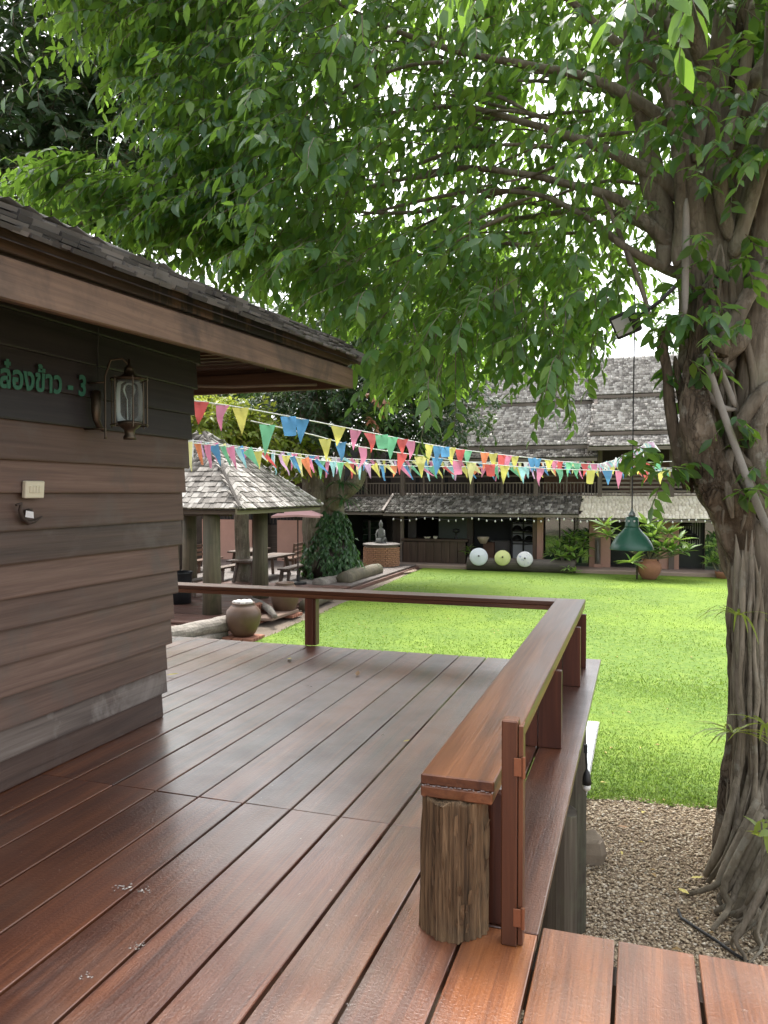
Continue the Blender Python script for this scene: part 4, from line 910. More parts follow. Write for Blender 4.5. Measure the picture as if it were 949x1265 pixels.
# ---- round brick planter counter with a stone statue
bc = atY(471.5, 700, 29.3); RB = .70
pl = thing('brick_planter', 'round red brick planter with a dark stone rim by the fridge', 'planter', (bc.x, bc.y, GZ))
M_OBR = plain('orange_brick', col(.36, .19, .11), .9, .45, 6, bump=.3)
hB = atY(471.5, 673, 28.7).z - GZ
MB().lathe((0, 0, 0), [(RB - .03, 0), (RB - .03, hB - .05), (0, hB - .05)], 40).build('core', plain('old_mortar', col(.25, .19, .14), .9), pl)
brm = MB().box((0, 0, 0), (.17, .07, .062), ch=.006).mesh('brick', M_OBR); nrow = int((hB - .1) / .075); cnt = 0
for r_ in range(nrow):
    for k in range(24):
        a = 2 * math.pi * (k + .5 * (r_ % 2)) / 24
        if math.sin(a) > .25: continue
        link('brick', brm, pl, (RB * math.cos(a), RB * math.sin(a), .04 + r_ * .075), (0, 0, a + math.pi / 2)); cnt += 1
MB().lathe((0, 0, hB - .06), [(RB + .05, 0), (RB + .06, .06), (RB - .05, .09), (0, .09)], 40).build('rim', plain('dark_stone_rim', col(.10, .085, .075), .7), pl)
MB().lathe((.35, -.6, 0), [(1.25, 0), (1.25, .04), (0, .05)], 40).build('base_slab', plain('worn_slab', col(.25, .19, .14), .9), pl)
so = thing('stone_statue', 'small weathered grey stone figure on the brick planter', 'statue', (bc.x - .03, bc.y, GZ + hB + .03))
M_STAT = plain('grey_statue_stone', col(.17, .17, .16), .9, .35, 8, bump=.5)
MB().tube([(0, 0, 0), (0, 0, .1), (0, 0, .2), (0, 0, .33), (0, 0, .42), (0, 0, .47), (0, 0, .5), (0, 0, .56), (0, 0, .62), (0, 0, .68), (0, 0, .74)], [.2, .22, .15, .15, .17, .07, .07, .1, .1, .06, .01], 14, True, .1, 5).tube([(.15, 0, .4), (.22, -.08, .25), (.1, -.2, .22)], [.055, .05, .04], 8).tube([(-.15, 0, .4), (-.22, -.08, .27), (-.16, -.2, .12)], [.055, .05, .04], 8).tube([(.0, -.02, .1), (.26, -.12, .1), (.1, -.26, .08), (-.16, -.22, .08)], [.1, .1, .08, .07], 8).build('figure', M_STAT, so, True).scale = (.8, .8, 1.25)
MB().box((0, 0, -.0), (.5, .42, .06), ch=.01).build('plinth', M_STAT, so)
# ---- string of bulbs under the eave
sl_ = thing('string_lights', 'string of small white bulbs under the lower eave of the teak house', 'string lights', (bx(640), FY - 1.2, bz(640)))
cpts = []; bl = MB().lathe((0, 0, -.10), [(0, .02), (.024, .03), (.032, .055), (.022, .085), (.014, .11), (0, .11)], 10).mesh('bulb', M_BULB, True)
x = 486; i = 0
while x < 905:
    py = 640.5 + 1.6 * math.sin(i * 1.1) + (x - 486) * .006; p = atY(x, py, FY - 1.35); cpts.append(p); link('bulb', bl, sl_, p - Vector(sl_.location)); x += 9.6 + 1.5 * math.sin(i * 2.3); i += 1
o = MB().tube(cpts, .008, 5).build('cord', M_BLK, None, loc=(0, 0, 0)); o.parent = sl_; o.location = -Vector(sl_.location)
# ---- hollow log trough with three paper parasols
ly = 30.0; la = atY(578, 701, ly); lb_ = atY(711, 701.5, ly); la.z = lb_.z = GZ + .26
tag(logtube(MB(), la, lb_, .26, .25, 3.3, 24, 14).build('long_log', wood('dark_brown_log', col(.035, .028, .022), col(.085, .068, .055), col(.15, .125, .105), 0, (.6, .9), .7), None, True), 'long dark log lying before the teak house and carrying three paper parasols', 'log')
for (px, py, r, c, lb) in ((591.5, 687, .36, col(.60, .64, .67), 'open pale blue white paper parasol leaning on the long log'), (621, 688.5, .31, col(.56, .60, .24), 'open yellow green paper parasol leaning on the long log'), (648.5, 690, .31, col(.64, .64, .63), 'open white paper parasol with small flowers leaning on the long log')):
    p = atY(px, py, ly - .36); t = thing('paper_parasol', lb, 'parasol', p, group='paper parasols on the long log'); ax = (EYE - p).normalized(); ax = (ax + Vector((0, 0, .25))).normalized()
    mt = NT('paper_canopy'); mt.base(c)
    if px > 640: mt.base(mt.mix(mt.ramp(mt.noise(mt.coords((1, 1, 1)), 14, 2, .5), [(.6, 0.0), (.66, .8)]), c, col(.25, .28, .45)))
    mt.rough(.6)
    MB().lathe((0, 0, 0), [(r, -.10), (r * .98, -.085), (r * .7, -.04), (r * .35, -.005), (.03, .02)], 28, ax).build('canopy', mt.m, t, True)
    MB().lathe((0, 0, 0), [(.03, .015), (.035, .05), (.012, .09), (0, .1)], 10, ax).build('ferrule', M_DARKW, t, True)
    MB().tube([Vector((0, 0, 0)), -ax * .45], .012, 6).build('handle', M_TIMB, t)
    for k in range(14):
        a = 2 * math.pi * k / 14; q = ax.to_track_quat('Z', 'Y'); MB().bar(q @ Vector((.02, 0, .0)), q @ Vector((r * .97 * math.cos(a), r * .97 * math.sin(a), -.098)), .008, .008).build('rib', M_TIMB, t)
# pot plant by the post behind the parasols
pw = atY(597, 668, FY - .2); tag(MB().lathe(pw, [(.12, -.12), (.24, .1), (.25, .16), (.2, .16), (.18, .08), (0, .06)], 18).build('flower_pot', plain('cream_pot', col(.42, .34, .25), .6), None, True), 'cream round pot on a cabinet behind the white parasol', 'pot')
# ================================================================== leaves
def leaf_material(name, dark, light, trans, young=None, tw=.42, rough=.38, spec=.5):
    m = NT(name); r = m.rand(); pos = m.n('ShaderNodeNewGeometry').outputs['Position']
    n1 = m.noise(pos, .55, 3, .6); f = m.math('ADD', m.math('MULTIPLY', r, .7), m.math('MULTIPLY', n1, .3))
    stops = [(.15, dark), (.8, light)]
    c = m.ramp(f, stops)
    if young: c = m.mix(m.ramp(r, [(.82, 0.0), (.95, 1.0)]), c, young)
    m.base(c); m.rough(rough); m.b.inputs['Specular IOR Level'].default_value = spec
    tr = m.n('ShaderNodeBsdfTranslucent'); mx = m.n('ShaderNodeMixShader'); mx.inputs[0].default_value = tw
    tcol = m.mix(r, trans, tuple(x * .62 for x in trans[:3]) + (1,)); m.l(tcol, tr.inputs['Color'])
    m.l(m.b.outputs[0], mx.inputs[1]); m.l(tr.outputs[0], mx.inputs[2]); m.l(mx.outputs[0], m.t.nodes['Material Output'].inputs['Surface']); return m.m
M_FIG = leaf_material('fig_leaf', col(.024, .074, .028), col(.062, .15, .052), col(.30, .52, .06), col(.15, .26, .04), .48, .36, .55)
M_DKL = leaf_material('dark_glossy_leaf', col(.022, .050, .022), col(.055, .105, .042), col(.09, .17, .03), None, .28)
M_MID = leaf_material('mid_green_leaf', col(.028, .075, .022), col(.075, .15, .04), col(.16, .30, .04), col(.22, .28, .09), .35)
M_BRT = leaf_material('yellow_green_leaf', col(.13, .21, .025), col(.26, .34, .05), col(.45, .52, .07), col(.42, .38, .08), .5)
M_IVY = leaf_material('ivy_leaf', col(.02, .065, .022), col(.05, .13, .035), col(.10, .22, .03), col(.12, .2, .08), .25)
M_PLM = leaf_material('plumeria_leaf', col(.08, .17, .035), col(.19, .32, .07), col(.30, .46, .07), col(.32, .42, .14), .35)
LT = np.array([(0, 0, 0), (.30, -.20, .035), (.30, 0, 0), (.30, .20, .035), (.64, -.165, .02), (.64, 0, -.02), (.64, .165, .02), (1, 0, -.10)])
LQ = np.array([(0, 2, 1, 1), (0, 3, 2, 2), (1, 2, 5, 4), (2, 3, 6, 5), (4, 5, 7, 7), (5, 6, 7, 7)])
LTRI = np.array([(0, 2, 1), (0, 3, 2), (1, 2, 5), (1, 5, 4), (2, 3, 6), (2, 6, 5), (4, 5, 7), (5, 6, 7)])
LT4 = np.array([(0, 0, 0), (.45, -.21, .03), (1, 0, -.06), (.45, .21, .03)]); LTRI4 = np.array([(0, 3, 1), (1, 3, 2)])
def leaf_frames(P, A, N, L, W=1.0):
    """P base, A axis, N approx normal, L length -> arrays"""
    A = A / np.linalg.norm(A, axis=1, keepdims=True); Sd = np.cross(A, N); Sd /= (np.linalg.norm(Sd, axis=1, keepdims=True) + 1e-9); Nn = np.cross(Sd, A)
    return P, A, Sd, Nn, L, W
def leaf_mesh(name, fr, mat, simple=False):
    P, A, Sd, Nn, L, W = fr; T = LT4 if simple else LT; Fq = LTRI4 if simple else LTRI
    V = P[:, None] + L[:, None, None] * (T[None, :, 0, None] * A[:, None] + W * T[None, :, 1, None] * Sd[:, None] + T[None, :, 2, None] * Nn[:, None])
    F = (Fq[None] + (np.arange(len(P)) * len(T))[:, None, None]).reshape(-1, 3)
    return np_mesh(name, V.reshape(-1, 3), F, mat, not simple)
def unit(n): v = rng.normal(size=(n, 3)); return v / np.linalg.norm(v, axis=1, keepdims=True)

def twigs(starts, dirs, length, nleaf, leaf_len, droop=.5, spread=.9, hang=.6, twig_r=.006, jit=.35):
    """leafy twigs: returns leaf frames and twig tubes"""
    n = len(starts); P = np.array(starts, float); D = np.array(dirs, float); D /= np.linalg.norm(D, axis=1, keepdims=True)
    Ls = length * (.6 + .8 * rng.random(n)); nodes = [P.copy()]; ds = [D.copy()]; st = 6
    for k in range(st):
        P = P + D * (Ls / st)[:, None]; nodes.append(P.copy()); D = D + np.array([0, 0, -droop / st]) + jit / st * rng.normal(size=(n, 3)); D /= np.linalg.norm(D, axis=1, keepdims=True); ds.append(D.copy())
    nodes = np.stack(nodes, 1); ds = np.stack(ds, 1)
    u = (np.arange(nleaf) + .5) / nleaf * .95 + .05
    u = np.clip(u[None] + .03 * rng.normal(size=(n, nleaf)), .02, 1) * st; i0 = np.minimum(u.astype(int), st - 1); fr = (u - i0)[..., None]
    idx = np.arange(n)[:, None]; B = nodes[idx, i0] * (1 - fr) + nodes[idx, i0 + 1] * fr; DD = ds[idx, i0]
    sgn = np.where(np.arange(nleaf) % 2 == 0, 1.0, -1.0)[None, :, None]
    side = np.cross(DD, np.array([0, 0, 1.0])); side /= (np.linalg.norm(side, axis=2, keepdims=True) + 1e-6)
    up_ = np.cross(side, DD)
    rot = rng.normal(size=(n, nleaf, 1)) * .5
    A = DD * .55 + side * sgn * spread + up_ * rot * .6 + np.array([0, 0, -hang]) + .22 * rng.normal(size=(n, nleaf, 3))
    N = up_ + .45 * rng.normal(size=(n, nleaf, 3)) + np.array([0, 0, .3])
    L = leaf_len * (.5 + .8 * rng.random((n, nleaf)))
    f = leaf_frames(B.reshape(-1, 3), A.reshape(-1, 3), N.reshape(-1, 3), L.reshape(-1))
    # 3-sided twigs
    q = nodes[:, ::2]; m = q.shape[1]; ang = np.arange(3) * 2 * np.pi / 3
    r = twig_r * np.linspace(1, .35, m)
    off = np.stack([np.cos(ang), np.sin(ang), np.zeros(3)], 1)
    TV = (q[:, :, None] + off[None, None] * r[None, :, None, None])
    base = []
    for j in range(m - 1):
        for k in range(3): k2 = (k + 1) % 3; base.append((j * 3 + k, j * 3 + k2, (j + 1) * 3 + k2, (j + 1) * 3 + k))
    TF = (np.array(base)[None] + (np.arange(n) * m * 3)[:, None, None]).reshape(-1, 4)
    return f, TV.reshape(-1, 3), TF
def cat(frs): return tuple(np.concatenate([f[i] for f in frs]) if i < 5 else frs[0][5] for i in range(6))
def pick(fr, k): return tuple(fr[i][k] if i < 5 else fr[5] for i in range(6))
def projA(P):
    v = P - np.array(EYE[:]); d = v @ np.array(_F[:]); return 474.5 + FPX * (v @ np.array(_Rt[:])) / d, 632.5 - FPX * (v @ np.array(_U[:])) / d, d

# ================================================================== the strangler fig: trunk, aerial roots, limbs
def bark(name, dark, mid, light, zs=6.0, bump=.8, moss=None, dist=.02, cells=23.0, crack=.3):
    m = NT(name); tc = m.coords((9, 9, 1.3), shift=False); g1 = m.noise(tc, 1.2, 6, .65, .5); n2 = m.noise(m.coords((1, 1, 1), shift=False), 2.2, 4, .6); n3 = m.noise(m.coords((40, 40, 10), shift=False), 1, 3, .6)
    f = m.math('ADD', m.math('MULTIPLY', g1, .6), m.math('MULTIPLY', n2, .4)); c = m.ramp(f, [(.34, dark), (.5, mid), (.66, light)])
    wv = m.n('ShaderNodeVectorMath'); wv.operation = 'ADD'; cr0 = m.coords((1, 1, .22), shift=False); sc_ = m.n('ShaderNodeVectorMath'); sc_.operation = 'SCALE'; nz = m.n('ShaderNodeTexNoise'); nz.inputs['Scale'].default_value = 5; nz.inputs['Detail'].default_value = 4
    m.l(m.coords((1, 1, 1), shift=False), nz.inputs['Vector']); m.l(nz.outputs['Color'], sc_.inputs[0]); sc_.inputs['Scale'].default_value = .16; m.l(cr0, wv.inputs[0]); m.l(sc_.outputs[0], wv.inputs[1])
    vo = m.n('ShaderNodeTexVoronoi'); vo.feature = 'DISTANCE_TO_EDGE'; vo.inputs['Scale'].default_value = cells; m.l(wv.outputs[0], vo.inputs['Vector'])
    ck0 = m.ramp(vo.outputs['Distance'], [(0.0, 0.0), (.10, .7), (.35, 1.0)]); ck = m.mix(m.ramp(m.noise(m.coords((1, 1, 1), shift=False), 3.1, 3, .6), [(.42, 1.0), (.6, 0.0)]), ck0, (1, 1, 1, 1))
    c = m.mix(m.math('MULTIPLY', m.math('SUBTRACT', 1.0, ck), crack), c, tuple(x * .3 for x in dark[:3]) + (1,))
    c = m.mix(m.ramp(m.noise(m.coords((1, 1, 1), shift=False), 7, 4, .65), [(.58, 0.0), (.66, .45)]), c, col(.27, .265, .22))
    if moss: c = m.mix(m.ramp(n2, [(.52, 0.0), (.68, .6)]), c, moss)
    m.base(c); m.rough(.92); m.b.inputs['Specular IOR Level'].default_value = .2
    m.bump(m.math('ADD', m.math('ADD', m.math('MULTIPLY', g1, .7), m.math('MULTIPLY', n3, .35)), m.math('MULTIPLY', ck, crack)), bump, dist); return m.m
M_BARK = bark('grey_fig_bark', col(.08, .066, .048), col(.175, .148, .112), col(.30, .265, .21), moss=col(.12, .12, .07))
M_BARKB = bark('rough_brown_bark', col(.022, .017, .012), col(.11, .085, .06), col(.25, .20, .145), bump=1.0, dist=.035, cells=19.0, crack=.5)
M_ROOT = bark('pale_root', col(.10, .083, .058), col(.20, .17, .125), col(.33, .29, .225), bump=.6, crack=.25)
fig = thing('fig_tree', 'large strangler fig tree with braided trunk roots and drooping green crown over the lawn', 'tree', atZ(945, 1095, GZ))
FO = Vector(fig.location)
def fpart(mb, name, mat, smooth=True): o = mb.build(name, mat, None, smooth, loc=(0, 0, 0)); o.parent = fig; o.location = -FO; return o
def spline(pts, n):
    P = [Vector(p) for p in pts]; out = []
    seg = len(P) - 1
    for i in range(n + 1):
        t = seg * i / n; k = min(int(t), seg - 1); u = t - k; p0 = P[max(k - 1, 0)]; p1 = P[k]; p2 = P[k + 1]; p3 = P[min(k + 2, seg)]
        out.append(.5 * ((2 * p1) + (p2 - p0) * u + (2 * p0 - 5 * p1 + 4 * p2 - p3) * u * u + (3 * p1 - p0 - 3 * p2 + p3) * u ** 3))
    return out
def strand(pts, d, name='aerial_root', mat=None, n=None, rough=.16, seed=None, sides=12):
    """pts (px, py, r_px[, depth]) of the photograph -> a tapering root or stem in the tree"""
    W = []
    for p in pts:
        dd = p[3] if len(p) > 3 else d; W.append((atD(p[0], p[1], dd), p[2] * dd / FPX))
    n = n or max(8, int(sum((W[i + 1][0] - W[i][0]).length for i in range(len(W) - 1)) / .10))
    P = spline([w_[0] for w_ in W], n); rr = []
    for i in range(n + 1):
        t = (len(W) - 1) * i / n; k = min(int(t), len(W) - 2); u = t - k; u = u * u * (3 - 2 * u); rr.append(W[k][1] * (1 - u) + W[k + 1][1] * u)
    if name != 'trunk': rr[0] *= .3; rr[1] *= .8; rr[-1] *= .3; rr[-2] *= .8
    return fpart(MB().tube(P, rr, sides, True, rough, seed if seed is not None else random.random() * 9), name, mat or M_BARK)
strand([(950, 1130, 80), (952, 1040, 60), (955, 940, 48), (952, 850, 42), (950, 760, 42), (945, 660, 52), (935, 560, 62), (925, 470, 60), (912, 380, 52), (908, 290, 40), (908, 190, 28), (908, 60, 20), (905, -80, 14)], 6.75, 'trunk', M_BARKB, 60, .30, 2, 40)
# bark-covered stem at the left edge of the trunk
strand([(899, 1078, 20, 6.3), (903, 1010, 15, 6.3), (906, 940, 12, 6.3), (913, 870, 11, 6.3), (911, 800, 11, 6.3), (911, 750, 11, 6.3), (916, 700, 13, 6.3), (908, 655, 20, 6.25), (889, 600, 25, 6.15), (869, 545, 26, 6.1), (862, 500, 20, 6.1), (860, 455, 12, 6.1), (866, 400, 10, 6.1), (872, 360, 8, 6.1), (895, 335, 9, 6.2), (905, 320, 6, 6.3)], 6.2, 'trunk_stem', M_BARKB, 170, .5, 3, 34)
ST = [
 [(918, 1085, 10), (912, 1010, 7), (918, 940, 7), (914, 860, 6), (921, 780, 7), (916, 720, 8), (925, 650, 9), (915, 590, 8)],
 [(935, 1110, 20, 6.0), (930, 1060, 20, 6.0), (940, 1000, 15, 6.05), (948, 920, 13), (951, 830, 12), (947, 760, 11), (940, 690, 12), (930, 640, 10)],
 [(965, 1120, 26, 5.9), (962, 1040, 20, 6), (958, 960, 17), (966, 860, 15), (962, 760, 16), (970, 660, 20), (960, 560, 18)],
 [(950, 640, 11, 6.0), (925, 600, 9, 6.0), (905, 560, 8, 6.05), (912, 530, 9, 6.05), (930, 500, 10, 6.0), (955, 470, 12, 6.0)],
 [(962, 640, 14, 6.0), (940, 590, 10, 6.0), (932, 545, 10, 6.0), (945, 505, 11, 6.0), (966, 480, 12, 6.0)],
 [(905, 640, 7, 6.0), (898, 590, 6, 6.0), (905, 555, 6, 6.0), (925, 575, 6, 6.0), (950, 560, 7, 6.0)],
 [(856, 608, 6), (840, 570, 7), (828, 500, 7), (824, 455, 6), (818, 425, 7), (830, 395, 6)],
 [(846, 604, 8, 6.15), (850, 570, 8, 6.15), (846, 520, 6, 6.2), (838, 470, 5, 6.25), (834, 440, 4, 6.3)],
 [(858, 470, 20, 6.3), (868, 405, 26, 6.35), (864, 340, 25, 6.35), (856, 270, 23, 6.35), (850, 205, 18, 6.35), (834, 130, 12, 6.3), (806, 60, 9, 6.3), (770, -30, 6, 6.3)],
 [(890, 470, 22, 6.35), (886, 400, 22, 6.3), (882, 310, 20, 6.3), (880, 210, 19, 6.3), (885, 110, 14, 6.3), (894, 10, 12, 6.3), (900, -90, 9, 6.3)],
 [(905, 420, 16, 6.2), (903, 340, 14, 6.2), (912, 265, 14, 6.2), (930, 190, 12, 6.2), (952, 110, 11, 6.2), (975, 20, 9, 6.2)],
 [(940, 640, 18, 6.3), (925, 520, 17, 6.25), (935, 430, 17, 6.2), (940, 340, 16, 6.2), (950, 240, 15, 6.2), (955, 100, 12, 6.2), (960, -60, 9, 6.2)],
 [(880, 440, 12, 6.05), (905, 405, 10, 6.0), (922, 370, 9, 6.0), (945, 340, 10, 6.0), (975, 310, 9, 6.0)],
 [(893, 420, 10, 6.0), (888, 440, 11, 6.0), (898, 410, 8, 6.0), (915, 390, 8, 6.0), (930, 345, 7, 6.0), (950, 320, 8, 6.0)],
 [(843, 455, 26, 6.4), (872, 438, 22, 6.2), (900, 425, 20, 6.15), (925, 405, 16, 6.15)],
 [(835, 330, 8), (840, 270, 7), (838, 200, 7), (828, 130, 6), (812, 60, 5), (800, -20, 4)],
 [(858, 200, 8, 6.2), (870, 130, 7, 6.2), (868, 60, 7, 6.2), (860, -20, 6, 6.2)],
 [(905, 300, 9, 6.1), (890, 240, 9, 6.1), (900, 170, 8, 6.1), (920, 90, 7, 6.1), (930, 0, 6, 6.1)],
 [(915, 300, 9, 6.1), (925, 240, 8, 6.1), (945, 170, 8, 6.1), (962, 110, 7, 6.1)],
 [(820, 335, 9, 6.4), (822, 280, 14, 6.5), (806, 225, 16, 6.6), (800, 175, 11, 6.6), (785, 110, 8, 6.6), (770, 30, 6, 6.6)],
]
for k, s_ in enumerate(ST): strand(s_, 6.2, 'aerial_root', M_BARK if k not in (6, 7) else M_BARKB, None, .20, k * 1.3)
for k in range(34):   # thin hanging roots that curtain the lower trunk
    x = 905 + k * 1.75 + random.uniform(-2, 2); y0 = random.uniform(640, 760); y1 = random.uniform(930, 1075); d = random.uniform(6.0, 6.3); ys_ = np.linspace(y1, y0, 9); rr_ = random.uniform(1.4, 3.8)
    strand([(x + random.uniform(-3, 3) - max(0, (y - 940) * random.uniform(.06, .2)), y, rr_ * (.35 if i_ in (0, 8) else random.uniform(.8, 1.2)), d - max(0, (y - 960) * .0018)) for i_, y in enumerate(ys_)], 6.2, 'aerial_root', M_ROOT if k % 3 else M_BARK, None, .25, k, 7)
for k in range(26):   # wandering grafted roots over the upper trunk
    x = random.uniform(850, 948); y1 = random.uniform(430, 660); d = random.uniform(6.05, 6.3); dx = random.uniform(-26, 26); ln_ = random.uniform(120, 300); rr_ = random.uniform(2, 5.5)
    strand([(x + dx * t + 9 * math.sin(t * 7 + k), y1 - ln_ * t, rr_ * (.4 if t in (0, 1) else 1), d) for t in (0, .2, .4, .6, .8, 1)], 6.2, 'aerial_root', M_BARK if k % 3 else M_BARKB, None, .3, k + 50, 8)
for k in range(22):   # roots running out over the gravel
    x = random.uniform(890, 955); y = random.uniform(1035, 1095) if x < 915 else random.uniform(1085, 1140); P0 = atZ(x, y, GZ + .25); a = random.uniform(2.7, 4.9); L_ = random.uniform(.14, .30); r0 = random.uniform(.012, .032); Q = [P0 + Vector((.25, .15, .5)), P0]
    for t in (.3, .6, .8, 1): Q.append(Vector((P0.x + math.cos(a) * L_ * t + .05 * math.sin(t * 6 + k), P0.y + math.sin(a) * L_ * t + .05 * math.cos(t * 5 + k), GZ + .25 * (1 - t) ** 1.6 - .01)))
    Q = spline(Q, 16); fpart(MB().tube(Q, list(np.linspace(1, .25, 17) * r0), 8, True, .25, k), 'surface_root', M_ROOT if k % 2 else M_BARK)
for s_ in ([(918, 930, 4, 6.1), (906, 985, 4, 6.0), (892, 1040, 5, 5.95), (874, 1078, 4, 6.08)], [(928, 960, 5, 6.05), (912, 1020, 5, 5.95), (895, 1062, 4, 6.02), (876, 1088, 3, 6.1)], [(936, 980, 6, 6.0), (921, 1040, 6, 5.85), (898, 1078, 4, 5.95), (884, 1092, 3, 6.0)],
          [(940, 1060, 11, 5.85), (927, 1100, 12, 5.7), (914, 1128, 9, 5.62), (902, 1140, 5, 5.66), (893, 1146, 3, 5.7)], [(960, 1110, 12, 5.6), (940, 1140, 9, 5.5), (920, 1160, 6, 5.48), (905, 1172, 4, 5.5)], [(975, 1150, 12, 5.3), (950, 1168, 9, 5.28), (930, 1185, 6, 5.25), (915, 1200, 4, 5.24)], [(920, 1125, 6, 5.65), (935, 1142, 5, 5.6), (955, 1150, 4, 5.55)]):
    s_ = [(s_[0][0] + 4, s_[0][1] - 45, 1, s_[0][3] + .12)] + s_ + [(s_[-1][0] - 5, s_[-1][1] + 4, .6, s_[-1][3] + .02)]
    strand(s_, 6, 'surface_root', M_ROOT, None, .25, s_[0][0], 10)
for s_ in ([(870, 437, 4.5, 5.95), (890, 500, 4.5, 5.9), (912, 562, 4.5, 5.85), (930, 610, 4.8, 5.8), (955, 668, 5, 5.75)], [(878, 432, 4.2, 6.0), (896, 472, 4.2, 6.0), (908, 503, 4.2, 6.0)], [(866, 474, 4, 6.0), (880, 494, 4, 6.0), (892, 504, 4, 6.0), (910, 506, 4, 6.05)], [(848, 245, 4.5, 6.0), (847, 320, 4.5, 6.0), (846, 392, 4.5, 6.0)]):
    strand(s_, 6, 'aerial_root', plain('smooth_pale_root', col(.22, .20, .17), .75, .3, 8), None, .12, s_[0][0], 10)
LIMBS = [
 [(880, 360, 12, 6.6), (852, 325, 12, 6.5), (814, 289, 9, 6.4), (766, 248, 7.5, 6.6), (700, 227, 6, 6.9), (640, 214, 5, 7.2), (560, 208, 4.2, 7.6), (470, 228, 3.2, 7.9), (350, 252, 2.3, 8.0), (230, 240, 1.6, 8.0)],
 [(885, 290, 12, 6.65), (850, 248, 13, 6.5), (816, 221, 10, 6.5), (752, 187, 8, 6.7), (700, 167, 6.5, 7.0), (650, 152, 5.5, 7.2), (570, 132, 4.2, 7.5), (480, 140, 3, 7.8), (380, 170, 2, 8.0)],
 [(870, 345, 7, 6.6), (830, 335, 7, 6.45), (774, 306, 6, 6.4), (716, 263, 4.5, 6.8), (650, 238, 4, 7.2), (560, 240, 3, 7.6), (440, 268, 2, 7.8)],
 [(890, 240, 12, 6.65), (862, 190, 12, 6.45), (835, 160, 10, 6.4), (786, 124, 8.5, 6.5), (728, 96, 7, 6.7), (650, 80, 5.8, 7.0), (560, 62, 4.6, 7.3), (470, 30, 3.5, 7.5), (370, -20, 2.6, 7.6), (250, -60, 2, 7.8)],
 [(870, 130, 12, 6.3), (820, 85, 9, 6.3), (770, 58, 7, 6.4), (735, 28, 6, 6.5), (690, -10, 5, 6.6), (600, -60, 4, 6.8), (440, -110, 3, 7), (240, -120, 2, 7.2)],
 [(765, 290, 5, 6.5), (785, 335, 4, 6.3), (800, 380, 3.5, 6.25), (806, 410, 3, 6.2)],
 [(744, 240, 4, 6.6), (770, 300, 3.5, 6.5), (778, 330, 2.5, 6.5)],
 [(905, 320, 11, 6.1), (925, 260, 9, 6.0), (950, 175, 8, 5.9), (985, 60, 7, 5.7), (1010, -80, 6, 5.4)],
 [(890, 130, 12, 6.3), (850, 30, 10, 6.0), (800, -80, 8, 5.5), (740, -200, 6, 5.0), (660, -380, 5, 4.4)],
 [(890, 120, 12, 6.6), (820, 20, 10, 7.5), (720, -40, 8, 8.6), (580, -60, 6, 9.8), (420, -40, 4, 10.8)],
 [(900, 90, 12, 6.6), (900, -40, 10, 7.4), (860, -120, 8, 8.8), (800, -160, 6, 10.4)],
 [(925, 110, 11, 6.5), (990, 20, 9, 6.9), (1080, -60, 7, 7.6), (1200, -120, 5, 8.4)],
 [(820, 290, 7, 6.5), (740, 260, 5, 7.6), (640, 270, 4, 8.8), (520, 290, 3, 9.8)],
]
for k in range(26):
    x0 = random.uniform(560, 800); y0 = random.uniform(60, 300); d0 = random.uniform(6.6, 8.2); ln_ = random.uniform(90, 260); sl_0 = random.uniform(-.35, .25)
    LIMBS.append([(x0 - ln_ * t, y0 + sl_0 * ln_ * t + 26 * t * t + 8 * math.sin(t * 5 + k), (1 - t) * random.uniform(2.0, 3.6) + .7, d0 + t * .9) for t in (0, .25, .5, .75, 1)])
for k, s_ in enumerate(LIMBS): strand([(q[0], q[1], q[2] * (.78 if q[0] < 810 else .95), q[3]) for q in s_], 6.5, 'limb', M_BARK, None, .10, k * 2.7, 10)

# ---- crown: leafy twigs through the crown's volume
def interp(x, tab):
    return float(np.interp(x, [a for a, b in tab], [b for a, b in tab]))
LOW = [(-200, 60), (20, 235), (60, 285), (150, 300), (240, 330), (330, 385), (400, 405), (450, 425), (490, 500), (520, 535), (560, 535), (590, 500), (615, 472), (660, 470), (690, 530), (710, 510), (740, 480), (770, 425), (800, 360), (850, 300), (949, 250), (1200, 230)]   # lowest leaves
UPL = [(-300, -700), (1400, -700)]
def holes(x, y):
    if 745 < x < 812 and 305 < y < 480: return .62
    if 620 < x < 660 and 405 < y < 450: return .75
    if 570 < x < 640 and 225 < y < 300: return .30
    if 800 < x < 949 and 60 < y: return .72
    if 640 < x < 800 and 60 < y < 330: return .42
    if 470 < x <= 640 and 40 < y < 310: return .25
    if 640 < x < 800: return .25
    return 0.0
starts = []; dirs = []; dark_left = []
ctr = Vector(atD(905, 150, 6.6))
DARKP = [(-300, -200), (45, -200), (62, 30), (125, 95), (150, 150), (205, 190), (185, 222), (60, 232), (-300, 232)]
def inpoly(x, y, P):
    r = False; j = len(P) - 1
    for i in range(len(P)):
        if (P[i][1] > y) != (P[j][1] > y) and x < (P[j][0] - P[i][0]) * (y - P[i][1]) / (P[j][1] - P[i][1]) + P[i][0]: r = not r
        j = i
    return r
